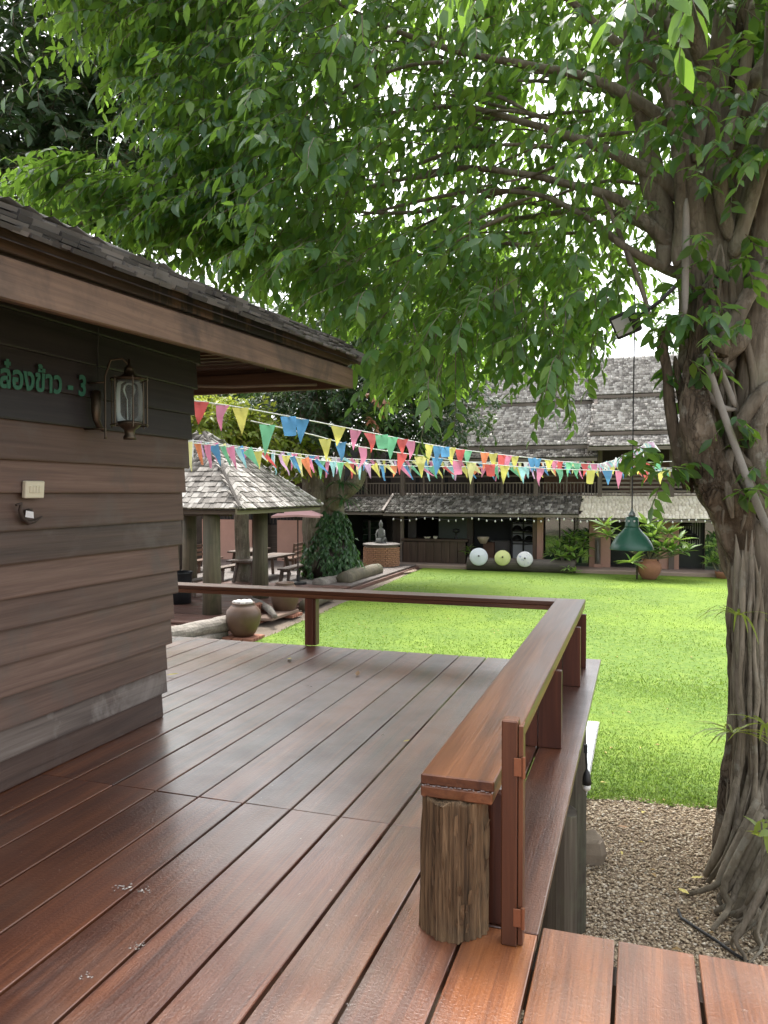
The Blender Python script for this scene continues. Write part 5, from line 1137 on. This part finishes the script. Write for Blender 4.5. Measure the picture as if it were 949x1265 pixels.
for _ in range(7500):
    x = random.uniform(40, 1150)
    lo = interp(x, LOW); y = lo - 60 - (lo + 240) * random.random() ** 1.15
    if (inpoly(x, y + 15, DARKP) or inpoly(x - 35, y + 40, DARKP) or inpoly(x - 20, y + 15, DARKP)) and random.random() < .985: continue      # gap where the dark tree behind shows
    d = random.uniform(5.6, 10.5) if x > 330 else random.uniform(6.5, 9.2)
    if x > 500: d = random.uniform(7.2, 10.5) if random.random() < .86 else random.uniform(5.6, 7.2)
    if x > 780: d = random.uniform(6.9, 9.5) if random.random() < .8 else random.uniform(5.7, 6.3)
    if 205 <= x < 330 and y > 120: d = random.uniform(6.3, 7.8)
    if random.random() < holes(x, y + 45): continue
    p = atD(x, y, d)
    if p.z < 2.1: continue
    if p.x < -3.0 and p.y < 6.0 and p.z < 4.4: continue         # keep clear of the granary roof
    starts.append(p[:]); o = (p - ctr); o.z *= .3; o.normalize(); a = random.uniform(-1.2, 1.2); c_, s_ = math.cos(a), math.sin(a)
    dirs.append((o.x * c_ - o.y * s_, o.x * s_ + o.y * c_, random.uniform(-.55, .35)))
f1, tv1, tf1 = twigs(starts, dirs, .62, 13, .142, droop=1.0, spread=.7, hang=.75)
# named sprays: the long one over the granary roof, the hanging curtain in the middle, leaves on the trunk, big near leaves at the top
def spray(n, x0, x1, y0, y1, d0, d1, dvec=None):
    ss = []; dd = []
    for _ in range(n):
        ss.append(atD(random.uniform(x0, x1), random.uniform(y0, y1), random.uniform(d0, d1))[:]); v = Vector(dvec or (random.uniform(-1, 1), random.uniform(-1, 1), 0)) + Vector((random.uniform(-.5, .5), random.uniform(-.5, .5), random.uniform(-.4, .3))); dd.append(v[:])
    return ss, dd
ss, dd = [], []
L_ = tuple((-_Rt)[:])
for i in range(150):                                         # branch reaching left above the granary roof
    t = random.random(); x = 340 - 290 * t; y = 262 - 62 * t + 10 * math.sin(t * 6) + random.uniform(-34, 46) * (1 - .55 * t); ss.append(atD(x, y, random.uniform(6.4, 7.4))[:]); dd.append((Vector(L_) + Vector((random.uniform(-.5, .5), random.uniform(-.5, .5), random.uniform(-.5, .2))))[:])
for i in range(70):                                          # hanging ends
    x = random.choice([random.gauss(690, 9), random.gauss(540, 22), random.gauss(655, 22), random.gauss(600, 25), random.gauss(735, 15)]); lo = interp(x, LOW); ss.append(atD(x, lo - random.uniform(70, 150), random.uniform(6.4, 8))[:]); dd.append((random.uniform(-.4, .4), random.uniform(-.4, .4), -1))
f2, tv2, tf2 = twigs(ss, dd, .58, 12, .14, droop=.8, spread=.75, hang=.55)
ss, dd = [], []
for n, a in ((10, (795, 845, 375, 400, 5.9, 6.2)), (6, (770, 800, 545, 590, 6.0, 6.3)), (5, (815, 850, 575, 600, 5.9, 6.1)), (7, (915, 960, 545, 620, 5.6, 5.9)), (5, (890, 915, 470, 560, 5.8, 6.0)), (10, (850, 949, 180, 330, 5.7, 6.1)), (4, (820, 840, 440, 490, 6.1, 6.4)), (34, (790, 949, -40, 190, 5.6, 6.0)), (12, (850, 945, 300, 470, 5.75, 6.0)), (6, (840, 870, 330, 470, 5.9, 6.1))):
    s_, d_ = spray(n, *a); ss += s_; dd += d_
f3, tv3, tf3 = twigs(ss, dd, .26, 7, .15, droop=.9, spread=.8, hang=.45)
ss, dd = spray(7, 770, 850, -60, -5, 3.2, 3.6, (-.3, -.3, -.8)); s2, d2 = spray(4, 560, 640, -60, -15, 3.6, 4.2, (-.5, -.2, -.8)); s3, d3 = spray(5, 380, 470, 0, 60, 5.0, 5.6, (-.5, -.2, -.8))
f4, tv4, tf4 = twigs(ss + s2 + s3, dd + d2 + d3, .24, 6, .15, droop=.7, spread=.65, hang=.7)
FR = cat([f1, f2, f3, f4])
TVs = [tv1, tv2, tv3, tv4]; TFs = [tf1, tf2, tf3, tf4]; off = np.cumsum([0] + [len(t) for t in TVs[:-1]])
px_, py_, pd_ = projA(FR[0] + FR[1] * FR[4][:, None] * .5)
inside = (px_ > 5) & (px_ < 944) & (py_ > 5) & (py_ < 1260) & (pd_ > .5)
score = np.where(inside, FR[4] / np.maximum(pd_, .3) * (.35 + np.abs((FR[3] * ((FR[0] - np.array(EYE[:])) / pd_[:, None])).sum(1))), 0)
order = np.argsort(-score); big = order[:300]; rest = np.setdiff1d(np.arange(len(score)), big)
crown = fpart(MB(), 'crown', M_FIG)                          # foliage mass
crown.data = leaf_mesh('crown', pick(FR, rest), M_FIG); crown['kind'] = 'stuff'
tw = fpart(MB(), 'twig', M_BARK); tw.data = np_mesh('twig', np.concatenate(TVs), np.concatenate([f + o_ for f, o_ in zip(TFs, off)]), M_BARK, True); tw['kind'] = 'stuff'
lme = MB().add([tuple(v) for v in LT], [tuple(t) for t in LTRI]).mesh('leaf', M_FIG, True)
for i in big:
    A, Sd, Nn, L = FR[1][i], FR[2][i], FR[3][i], FR[4][i]; M = Matrix.Identity(4)
    for r_ in range(3): M[r_][0] = A[r_] * L; M[r_][1] = Sd[r_] * L; M[r_][2] = Nn[r_] * L; M[r_][3] = FR[0][i][r_] - FO[r_]
    linkm('leaf', lme, fig, M)
# grass-like epiphytes on the trunk, small shoot at its foot
def strap_plant(name, label, cat_, p, n, L, w_, mat, up_=.8, dirv=None):
    m = MB()
    for k in range(n):
        a = random.uniform(0, 6.28); d = Vector((math.cos(a), math.sin(a), random.uniform(.2, up_)))
        if dirv: d += Vector(dirv)
        d.normalize(); ln = L * random.uniform(.6, 1.2); pts = []; q = Vector((0, 0, 0)); dd_ = d.copy()
        for i in range(6):
            pts.append(q.copy()); q = q + dd_ * ln / 5; dd_.z -= .28; dd_.normalize()
        sd_ = d.cross(Vector((0, 0, 1))).normalized(); ws = [w_ * .5, w_, w_, w_ * .8, w_ * .5, .001]
        vs = []; fs = []
        for i, q in enumerate(pts): vs += [q - sd_ * ws[i], q + sd_ * ws[i]]
        for i in range(5): fs.append((i * 2, i * 2 + 1, i * 2 + 3, i * 2 + 2))
        m.add(vs, fs)
    t = thing(name, label, cat_, p); m.build('leaf_tuft', mat, t, True); return t
strap_plant('orchid_plant', 'strappy green orchid plant growing high on the fig trunk', 'plant', atD(912, 760, 5.95), 14, .42, .010, M_BRT, .5)
strap_plant('orchid_plant', 'narrow leaved orchid plant low on the left edge of the fig trunk', 'plant', atD(905, 905, 5.95), 14, .40, .010, M_BRT, .5)
strap_plant('orchid_plant', 'orchid plant with straight leaves on the fig trunk near the frame edge', 'plant', atD(945, 895, 5.7), 10, .35, .012, M_BRT, .5)
shoot = thing('fig_seedling', 'small bright green seedling with broad leaves at the foot of the fig trunk', 'plant', atD(940, 1075, 5.2))
ss, dd = spray(5, 936, 952, 1005, 1060, 5.2, 5.3); fs_, tvv, tff = twigs(ss, dd, .16, 5, .14, droop=.4, spread=.9, hang=.1)
o = link('leaf_cluster', leaf_mesh('leaf_cluster', fs_, M_BRT), shoot); o.location = -Vector(shoot.location); o = link('stem', np_mesh('stem', tvv, tff, M_BARK), shoot); o.location = -Vector(shoot.location)
MB().tube([(0, 0, -.05), (.01, 0, .15), (0, 0, .33)], .006, 6).build('stem', M_BARK, shoot)

# ---- things hung in the fig: flood light and pendant lamp
fl_ = thing('flood_light', 'black flood light with a pale lens fixed to the fig branches', 'flood light', atD(773, 400, 6.1)); ax = (EYE - Vector(fl_.location)).normalized()
q = (ax + _Rt * -.25 + Vector((0, 0, -.25))).to_track_quat('Z', 'Y'); rm = (q.to_matrix() @ Matrix.Rotation(R(18), 3, 'Z'))
MB().box((0, 0, 0), (.205, .19, .05), rm, ch=.01).build('housing', M_BLK, fl_)
fin = MB()
for k in range(7): fin.box(rm @ Vector((-.08 + k * .027, 0, -.04)), (.006, .16, .04), rm)
fin.build('cooling_fin', M_BLK, fl_)
MB().box(rm @ Vector((-.02, 0, .026)), (.125, .14, .008), rm).build('lens', plain('milky_lens', col(.42, .44, .42), .25, .06), fl_)
MB().tube([rm @ Vector((.1, 0, 0)), rm @ Vector((.16, .02, -.03)), rm @ Vector((.3, .05, -.05)), rm @ Vector((.42, .1, -.1))], .015, 8).build('bracket', M_BLK, fl_)
pl_p = atD(780.5, 679, 6.5); pen = thing('pendant_lamp', 'dark green metal pendant lamp hanging from the fig tree over the lawn', 'lamp', pl_p)
M_GRN = plain('dark_green_enamel', col(.03, .115, .075), .35, .18, 4, bump=.1)
k6 = 6.5 / FPX
MB().lathe((0, 0, 0), [(26 * k6, 0), (26.5 * k6, .006), (23.5 * k6, 8 * k6), (18.5 * k6, 16 * k6), (12 * k6, 23 * k6), (8.6 * k6, 27 * k6), (8.6 * k6, 27.5 * k6)], 40).lathe((0, 0, 0), [(25.5 * k6, .001), (22.5 * k6, 8 * k6), (17.5 * k6, 15 * k6), (8 * k6, 25 * k6)], 40).build('lamp_shade', M_GRN, pen, True)
MB().lathe((0, 0, 0), [(8.6 * k6, 27.4 * k6), (8.2 * k6, 30 * k6), (7.6 * k6, 39 * k6), (6.6 * k6, 40.5 * k6), (4.2 * k6, 41 * k6)], 28).build('lamp_neck', M_GRN, pen, True)
for k in range(8): a = k * math.pi / 4 + .35; MB().lathe((8.1 * k6 * math.cos(a), 8.1 * k6 * math.sin(a), 35.5 * k6), [(0, 0), (.009, .001), (.009, .004), (0, .005)], 10, (math.cos(a), math.sin(a), .1)).build('vent_hole', plain('pale_hole', col(.5, .55, .5), .5, .05), pen)
MB().lathe((0, 0, 0), [(4.2 * k6, 41 * k6), (4 * k6, 44 * k6), (2.6 * k6, 46.5 * k6), (1.4 * k6, 48 * k6), (1.2 * k6, 51 * k6), (0, 51 * k6)], 20).build('lamp_cap', plain('grey_metal_cap', col(.22, .25, .24), .4, .1, metal=.6), pen, True)
MB().lathe((0, 0, 0), [(0, .03), (.03, .045), (.038, .08), (.03, .12), (.018, .15), (.018, .2), (0, .2)], 14).build('bulb', M_BULB, pen, True)
tp = atD(785, 330, 6.5) - pl_p; MB().tube([(0, 0, 50 * k6), (tp.x * .3, tp.y * .3, tp.z * .5), tp], .0055, 6).build('cord', M_BLK, pen)

# ================================================================== other trees
def tree(name, label, base, trunk, clumps, mat, n, leaf, seed=0, simple=True, twl=.5, nl=9, hang=.3, parts=()):
    """trunk: list of limb polylines [(pts, radii)], clumps: ellipsoids (centre, radii, weight)"""
    t = thing(name, label, 'tree', base); o = MB()
    for pts, rad in trunk: o.tube(spline(pts, 14), list(np.interp(np.linspace(0, 1, 15), np.linspace(0, 1, len(rad)), rad)), 12, True, .2, seed)
    b = o.build('trunk', M_BARK, None, True, loc=(0, 0, 0)); b.parent = t; b.location = -Vector(base)
    wsum = sum(c[2] for c in clumps); S_ = []; D_ = []
    for c, r, w_ in clumps:
        k = int(n * w_ / wsum); u = unit(k); rad = rng.random(k) ** .45; p = np.array(c[:]) + u * rad[:, None] * np.array(r); S_.append(p); dv = u + np.array([0, 0, -.1]) + .5 * rng.normal(size=(k, 3)); D_.append(dv)
    f, tv, tf = twigs(np.concatenate(S_), np.concatenate(D_), twl, nl, leaf, droop=.6, spread=.8, hang=hang, twig_r=.012)
    c_ = link('crown', leaf_mesh('crown', f, mat, simple), t, -Vector(base)); c_['kind'] = 'stuff'
    x = link('twig', np_mesh('twig', tv, tf, M_BARK), t, -Vector(base)); x['kind'] = 'stuff'
    return t
# ivy-clad tree in the middle of the yard
ib = atD(405, 705, 27); ib.z = TZ
def I(px, py, d=27): return atD(px, py, d)
it = tree('ivy_tree', 'broad dark tree behind the bunting with ivy round its divided trunk', ib,
    [([I(400, 705), I(396, 660), I(392, 610), I(388, 560), I(380, 480)], [.75, .6, .5, .45, .3]), ([I(412, 690), I(412, 640), I(408, 600), I(398, 570), I(395, 500)], [.5, .42, .36, .3, .25]), ([I(408, 625, 26.8), I(420, 612, 26.6), I(436, 600, 26.5), I(446, 580, 26.5), I(455, 540, 26.5)], [.3, .28, .27, .24, .18]), ([I(412, 615, 26.6), I(416, 590, 26.5), I(420, 565, 26.5), I(424, 520, 26.5)], [.26, .24, .22, .17]), ([I(385, 690, 26.6), I(384, 650, 26.6), I(390, 620, 26.6)], [.16, .16, .12])],
    [(I(440, 480), (3.2, 2.6, 1.5), 3), (I(390, 470), (2.6, 2.4, 1.5), 2.2), (I(500, 520), (1.9, 2, 1.0), 1.6), (I(470, 400), (3.2, 3, 1.8), 2.6), (I(560, 500), (1.6, 2, 1.2), .9), (I(420, 530), (2.6, 2, .5), 1.2), (I(540, 430), (2.5, 2.5, 2), 1.5), (I(380, 400), (3, 2.5, 2), 1.8)], M_DKL, 2600, .24, 3, True, .6, 10)
M_PNK = leaf_material('pink_young_leaf', col(.34, .13, .08), col(.48, .24, .15), col(.5, .22, .1), None, .35)
ssn = [I(random.gauss(465, 5), random.gauss(492, 5), 24.2)[:] for _ in range(10)] + [I(random.gauss(462, 4), random.gauss(520, 3), 24.3)[:] for _ in range(5)]
f, tv, tf = twigs(ssn, unit(15), .3, 7, .22, hang=.5); o = link('young_leaf_tuft', leaf_mesh('young_leaf_tuft', f, M_PNK, True), it, -ib); o['kind'] = 'stuff'
ssn = [I(random.gauss(465, 22), random.gauss(505, 12), 24.3)[:] for _ in range(45)]
f, tv, tf = twigs(ssn, unit(45), .4, 8, .22, hang=.4); o = link('light_leaf_tuft', leaf_mesh('light_leaf_tuft', f, M_MID, True), it, -ib); o['kind'] = 'stuff'
# ivy skirt round the trunk
S_ = []; D_ = []
for _ in range(620):
    t = random.random() ** .8; a = random.uniform(0, 6.28); z = TZ + .05 + 2.3 * t; r = (1.15 - .80 * t) * random.uniform(.75, 1.05); c = Vector((ib.x + .12, ib.y, z)); S_.append((c.x + r * math.cos(a), c.y + r * math.sin(a), z)); D_.append((math.cos(a) * .8, math.sin(a) * .8, -.6))
f, tv, tf = twigs(S_, D_, .28, 7, .19, droop=.8, spread=.6, hang=.8); ivy = thing('ivy', 'dense skirt of ivy wrapped round the foot of the divided tree', 'ivy', ib)
o = link('ivy_foliage', leaf_mesh('ivy_foliage', f, M_IVY, True), ivy, -ib); o['kind'] = 'stuff'
MB().lathe((.12, 0, 0), [(.85, 0), (.75, .6), (.5, 1.4), (.3, 2.0), (.05, 2.2)], 20).build('inner_stems', M_DARKW, ivy, True)
strap_plant('fern_plant', 'long strappy fern hanging on the ivy tree trunk under the bunting', 'plant', I(420, 598, 25.9), 26, 1.1, .03, M_IVY, .6, (.3, -.3, -.1))
strap_plant('fern_plant', 'second strappy fern just above the ivy skirt on the tree', 'plant', I(424, 618, 25.9), 26, 1.0, .03, M_IVY, .6, (.3, -.3, -.1))
# dark tree above the granary, yellow-green tree behind the pavilion, trees behind the houses
def at(px, py, d): return atD(px, py, d)
b0 = at(60, 600, 15); b0.z = GZ
tree('dark_tree', 'tall dark glossy leaved tree rising behind the granary roof', b0, [([b0, at(60, 450, 15), at(70, 250, 15), at(60, 60, 15)], [.4, .35, .28, .15]), ([at(62, 350, 15), at(130, 230, 14.5), at(170, 180, 14)], [.2, .12, .06])],
     [(at(60, 60, 15), (3.4, 3.0, 2.6), 3), (at(60, 200, 15), (3.4, 2.6, 1.7), 3), (at(190, 180, 15.5), (2.2, 2.2, 2.0), 1.5), (at(-90, 150, 14), (3, 3, 3), 1.4), (at(150, -60, 15), (3, 3, 2), 1.4)], M_DKL, 2700, .24, 5, False, .6, 10)
b1 = at(300, 600, 25.5); b1.z = GZ
tree('bright_tree', 'loose yellow green tree behind the garden pavilion roof', b1, [([b1, at(296, 560, 25.5), at(290, 510, 25.5)], [.25, .2, .1])], [(at(262, 520, 25), (1.3, 1.0, .8), 2), (at(320, 540, 25.5), (1.2, 1.2, .75), 1.8), (at(225, 560, 25), (1.5, 1.2, 1.2), 1), (at(365, 560, 26), (.7, .9, .5), .6), (at(215, 505, 26), (1.5, 1, 1), .8)], M_BRT, 1000, .28, 6, True, .6, 8)
for (px, py, d, cl, mt, lb, n) in (
    (330, 600, 44, [((330, 470), (5, 3, 3.5), 1), ((430, 420), (5, 3, 4), 1), ((250, 430), (5, 3, 4.0), 1)], M_MID, 'tall mid green tree far behind the pavilion and its bright neighbour', 1500),
    (600, 600, 46, [((560, 470), (3.5, 3, 3), 1), ((520, 400), (4, 3, 4), 1)], M_MID, 'green tree rising behind the left end of the teak house roof', 1000),
    (930, 600, 44, [((960, 470), (5, 3, 3.5), 1), ((1010, 330), (6, 3, 5), 1.3), ((880, 400), (3, 3, 2.5), .6)], M_MID, 'green tree behind the teak house seen past the fig trunk', 1200),
    (470, 600, 45, [((470, 360), (5, 3, 4), 1), ((600, 330), (5, 3, 3.4), .9)], M_MID, 'tall tree crown behind the middle of the garden seen under the fig leaves', 1100),
    (120, 600, 40, [((120, 480), (6, 3, 5), 1), ((0, 420), (6, 3, 5), 1)], M_MID, 'green tree far behind the granary', 900)):
    b = at(px, py, d); b.z = GZ; c0 = cl[0][0]
    tree('background_tree', lb, b, [([b, at((px + c0[0]) / 2, 560, d), at(c0[0], c0[1], d)], [.4, .3, .15])], [(at(c[0], c[1], d), r, w_) for c, r, w_ in cl], mt, n, .40, px, True, .8, 9)
# ================================================================== potted plumeria and shrubs before the teak house
def plumeria(name, label, base, heads, L, cat_='plant', stem=True, n=16):
    t = thing(name, label, cat_, base, group=None); m = MB()
    if stem:
        for h in heads: P = [Vector((0, 0, 0)), h * .5 + Vector((h.x * .12, h.y * .12, 0)), h]; m.tube(spline(P, 6), [.035, .03, .028, .026, .024, .022, .02], 7)
        m.build('stem', M_BARK, t, True)
    P = []; A = []; N = []; Ln = []
    for h in heads:
        for k in range(n):
            a = k * 2.4 + random.random() * .5; el = random.uniform(-.35, .95) * (1 - .2 * k / n); d = np.array([math.cos(a) * math.cos(el), math.sin(a) * math.cos(el), math.sin(el)])
            P.append(np.array(h[:]) + d * .03); A.append(d); N.append(np.array([0, 0, 1.0]) + .2 * rng.normal(size=3)); Ln.append(L * random.uniform(.7, 1.1))
    fr_ = leaf_frames(np.array(P), np.array(A), np.array(N), np.array(Ln), .62); P_, A_, S__, N_, L__, W_ = fr_
    me = MB().add([(v[0], v[1] * .62, v[2]) for v in LT], [tuple(q_) for q_ in LTRI]).mesh('leaf', M_PLM, True)
    for i in range(len(P)):
        M = Matrix.Identity(4)
        for r_ in range(3): M[r_][0] = A_[i][r_] * L__[i]; M[r_][1] = S__[i][r_] * L__[i]; M[r_][2] = N_[i][r_] * L__[i]; M[r_][3] = P_[i][r_]
        linkm('leaf', me, t, M)
    return t
pb = atZ(802, 716, GZ); py0 = pb.y
def off(px, py, dy=0): return atY(px, py, py0 + dy)
pj = thing('plant_pot', 'round rusty terracotta pot holding the leafy plumeria', 'pot', pb)
MB().lathe((0, 0, 0), [(.20, 0), (.27, .08), (.38, .26), (.42, .42), (.40, .55), (.30, .66), (.24, .70), (.28, .745), (.26, .75), (.22, .70), (0, .68)], 32).build('pot_body', M_TERRA, pj, True)
stp = Vector((pb.x, pb.y, GZ + .68))
hd = [off(x, y, dy) - stp for x, y, dy in ((752, 662, .2), (748, 650, .3), (780, 695, -.5), (800, 648, .2), (812, 655, 0), (826, 660, .1), (838, 668, -.2), (818, 676, -.4), (806, 664, -.3), (828, 682, -.2), (785, 668, .2), (845, 682, 0), (800, 680, -.3))]
plumeria('plumeria_plant', 'big plumeria with whorls of long leaves growing in the rusty pot', stp, hd, .62)
sb = atZ(703, 705, GZ); so_ = Vector((sb.x, 30.4, GZ))
hd = [atY(x, y, 30.4 + dy) - so_ for x, y, dy in ((690, 678, 0), (700, 672, .2), (712, 668, 0), (720, 676, .1), (706, 682, -.3), (695, 688, -.4), (716, 688, -.3), (725, 662, .2), (704, 664, .3), (684, 684, 0))]
plumeria('plumeria_plant', 'bushy plumeria shrub behind the end of the long dark log', so_, hd, .55)
sb = atZ(702, 715, GZ); plumeria('groundcover_plant', 'small leafy plant at the foot of the long log before the plumeria shrub', Vector((sb.x, 29.5, GZ)), [Vector((0, 0, .12)), Vector((-.15, 0, .25)), Vector((.15, -.1, .15))], .3, stem=False, n=9)
sb = atZ(893, 715, GZ); so_ = Vector((sb.x, sb.y, GZ))
hd = [atY(x, y, so_.y + dy) - so_ for x, y, dy in ((884, 676, 0), (895, 672, .1), (890, 690, -.2), (902, 684, .1), (880, 694, 0), (908, 668, .2))]
plumeria('leafy_shrub', 'light green potted shrub between the fig trunk and the house window', so_, hd, .5)
tag(MB().lathe(so_, [(.2, 0), (.26, .2), (.28, .26), (.22, .26), (0, .22)], 20).build('shrub_pot', M_TERRA, None, True), 'small brown pot under the light green shrub by the fig trunk', 'pot')
po = off(787, 700, -.2); tag(MB().tube([(po.x, po.y, GZ), (po.x, po.y, GZ + .9)], .035, 8, True, .1, 1).build('garden_stake', M_BARKB, None, True), 'short rusty stake standing in the lawn beside the rusty pot', 'stake')
pk = atY(569, 680, FY - .8); plumeria('pot_plant', 'dark leafy pot plant beside the white paper parasol', pk - Vector((0, 0, .0)), [Vector((.35, 0, .1)), Vector((.2, 0, -.05)), Vector((.45, 0, -.1))], .32, stem=False, n=10)

# ================================================================== bunting
FC = {'red': (.60, .11, .11), 'pink': (.62, .22, .36), 'yellow': (.62, .58, .16), 'green': (.17, .46, .28), 'blue': (.10, .28, .52), 'cyan': (.30, .55, .60), 'orange': (.70, .24, .12), 'paleyellow': (.68, .66, .32), 'lilac': (.55, .36, .55), 'white': (.66, .66, .68)}
FM = {}
def flag_mat(c):
    if c not in FM:
        m = NT(c + '_flag_plastic'); m.base(col(*FC[c])); m.rough(.45); tr = m.n('ShaderNodeBsdfTranslucent'); tr.inputs['Color'].default_value = col(*FC[c]); mx = m.n('ShaderNodeMixShader'); mx.inputs[0].default_value = .4
        m.l(m.b.outputs[0], mx.inputs[1]); m.l(tr.outputs[0], mx.inputs[2]); m.l(mx.outputs[0], m.t.nodes['Material Output'].inputs['Surface']); FM[c] = m.m
    return FM[c]
fmesh = {}
def flag_mesh(c, v):
    """v: 0-2 pennants curling differently, 3 folded short, 4 slim tail"""
    if (c, v) not in fmesh:
        vs = []; fs = []; n = 6
        for i in range(n + 1):
            t = i / n; wd = (1 - t) * .5 + .02 if v < 3 else (.5 - .12 * t if v == 3 else .28 * (1 - t * .7)); curl = (.05, .16, .1, .12, .08)[v] * math.sin(t * (4 + v) + v * 2) * (1 if v != 3 else .4); sx_ = .05 * v * t - .05 * t if v != 4 else .35 * t
            L_ = 1.0 if v != 3 else .72
            vs += [(-wd + sx_, curl, -t * L_), (sx_, curl + .06 * math.sin(v + t * 5), -t * L_ - .02 * t), (wd + sx_, curl + .05 * math.cos(t * 6 + v), -t * L_)]
        for i in range(n):
            for k in range(2): a = i * 3 + k; fs.append((a, a + 1, a + 4, a + 3))
        fmesh[(c, v)] = MB().add(vs, fs).mesh('flag', flag_mat(c), True)
    return fmesh[(c, v)]
M_CORD = plain('white_cord', col(.6, .6, .6), .7, .05)
def bunting(label, pts, seq, fw, fh, step, tails=False):
    W = [atD(*p) for p in pts]; t = thing('bunting', label, 'bunting', W[0], group='bunting strings across the garden'); P = spline(W, 60); O = W[0]
    MB().tube([p - O for p in P], .011, 5).build('cord', M_CORD, t)
    Ls = np.cumsum([0] + [(P[i + 1] - P[i]).length for i in range(60)]); s = step * .5; k = 0
    while s < Ls[-1] - .05:
        i = min(int(np.searchsorted(Ls, s) - 1), 59); u = (s - Ls[i]) / (Ls[i + 1] - Ls[i]); p = P[i].lerp(P[i + 1], u); dr = (P[i + 1] - P[i]).normalized()
        c = seq[k % len(seq)]; k += 1; s += step * random.uniform(.75, 1.3)
        if c is None: continue
        v = random.choice((0, 0, 1, 1, 2, 3)) if not tails else random.choice((0, 1, 4, 4, 4)); w_ = fw * random.uniform(.85, 1.15); h_ = fh * random.uniform(.75, 1.12)
        ry = random.gauss(0, .08) if not tails else random.gauss(-.25, .3); rz = YAW + random.gauss(0, .3); rx = random.gauss(0, .15)
        link('flag', flag_mesh(c, v), t, p - O, Euler((rx, ry, rz)), (w_, h_ * .6, h_))
    return t
bunting('upper bunting string of big pennants from the granary eave to the house', [(232, 494, 10.5), (300, 504, 11.3), (385, 520, 12.5), (470, 537, 14), (560, 554, 17), (650, 565, 20), (735, 573, 23), (830, 570, 25)],
    ['red', 'pink', 'yellow', None, 'blue', 'blue', None, 'yellow', 'pink', 'red', 'green', 'green', 'red', 'pink', None, 'yellow', 'blue', 'blue', 'yellow', 'red', 'green', None, 'orange', 'yellow'], .22, .39, .42)
bunting('second bunting string of pennants starting lower behind the granary corner', [(310, 520, 12), (385, 537, 13), (440, 551, 14.2), (520, 563, 16), (600, 573, 18), (700, 580, 20), (830, 582, 23)],
    ['green', None, 'yellow', 'blue', 'pink', None, 'red', 'yellow', 'blue', 'pink', 'paleyellow', 'red', 'yellow', 'cyan', 'pink'], .25, .46, .66)
bunting('dense lower bunting string with ragged pale tails', [(225, 546, 11.5), (290, 553, 13), (360, 564, 15), (430, 572, 17.5), (520, 576, 20), (640, 577, 23.5), (740, 576, 26), (835, 580, 28.5)],
    ['paleyellow', 'orange', 'pink', 'blue', 'green', 'pink', 'cyan', 'green', 'yellow', 'red', 'cyan', 'lilac', 'yellow', 'blue'], .18, .40, .27, True)
bunting('ragged bunting string of narrow streamers just under the pennants', [(228, 543, 14), (330, 556, 16), (420, 566, 18.5), (500, 569, 21), (600, 571, 23.5), (700, 572, 26), (830, 578, 29)],
    ['white', 'lilac', 'cyan', 'pink', 'paleyellow', 'white', 'blue', 'pink', 'white', 'yellow'], .14, .34, .24, True)
bunting('farthest ragged bunting string in front of the balcony', [(410, 568, 24), (500, 572, 26), (600, 572, 27.5), (680, 571, 29), (735, 569, 30)],
    ['white', 'pink', 'paleyellow', 'cyan', 'lilac', 'white', 'orange'], .15, .38, .24, True)
bunting('short bunting string rising to the fig from the far balcony', [(728, 576, 26), (760, 568, 22), (790, 553, 18), (805, 545, 15)], ['white', 'lilac', 'white', 'cyan'], .14, .24, .16, True)
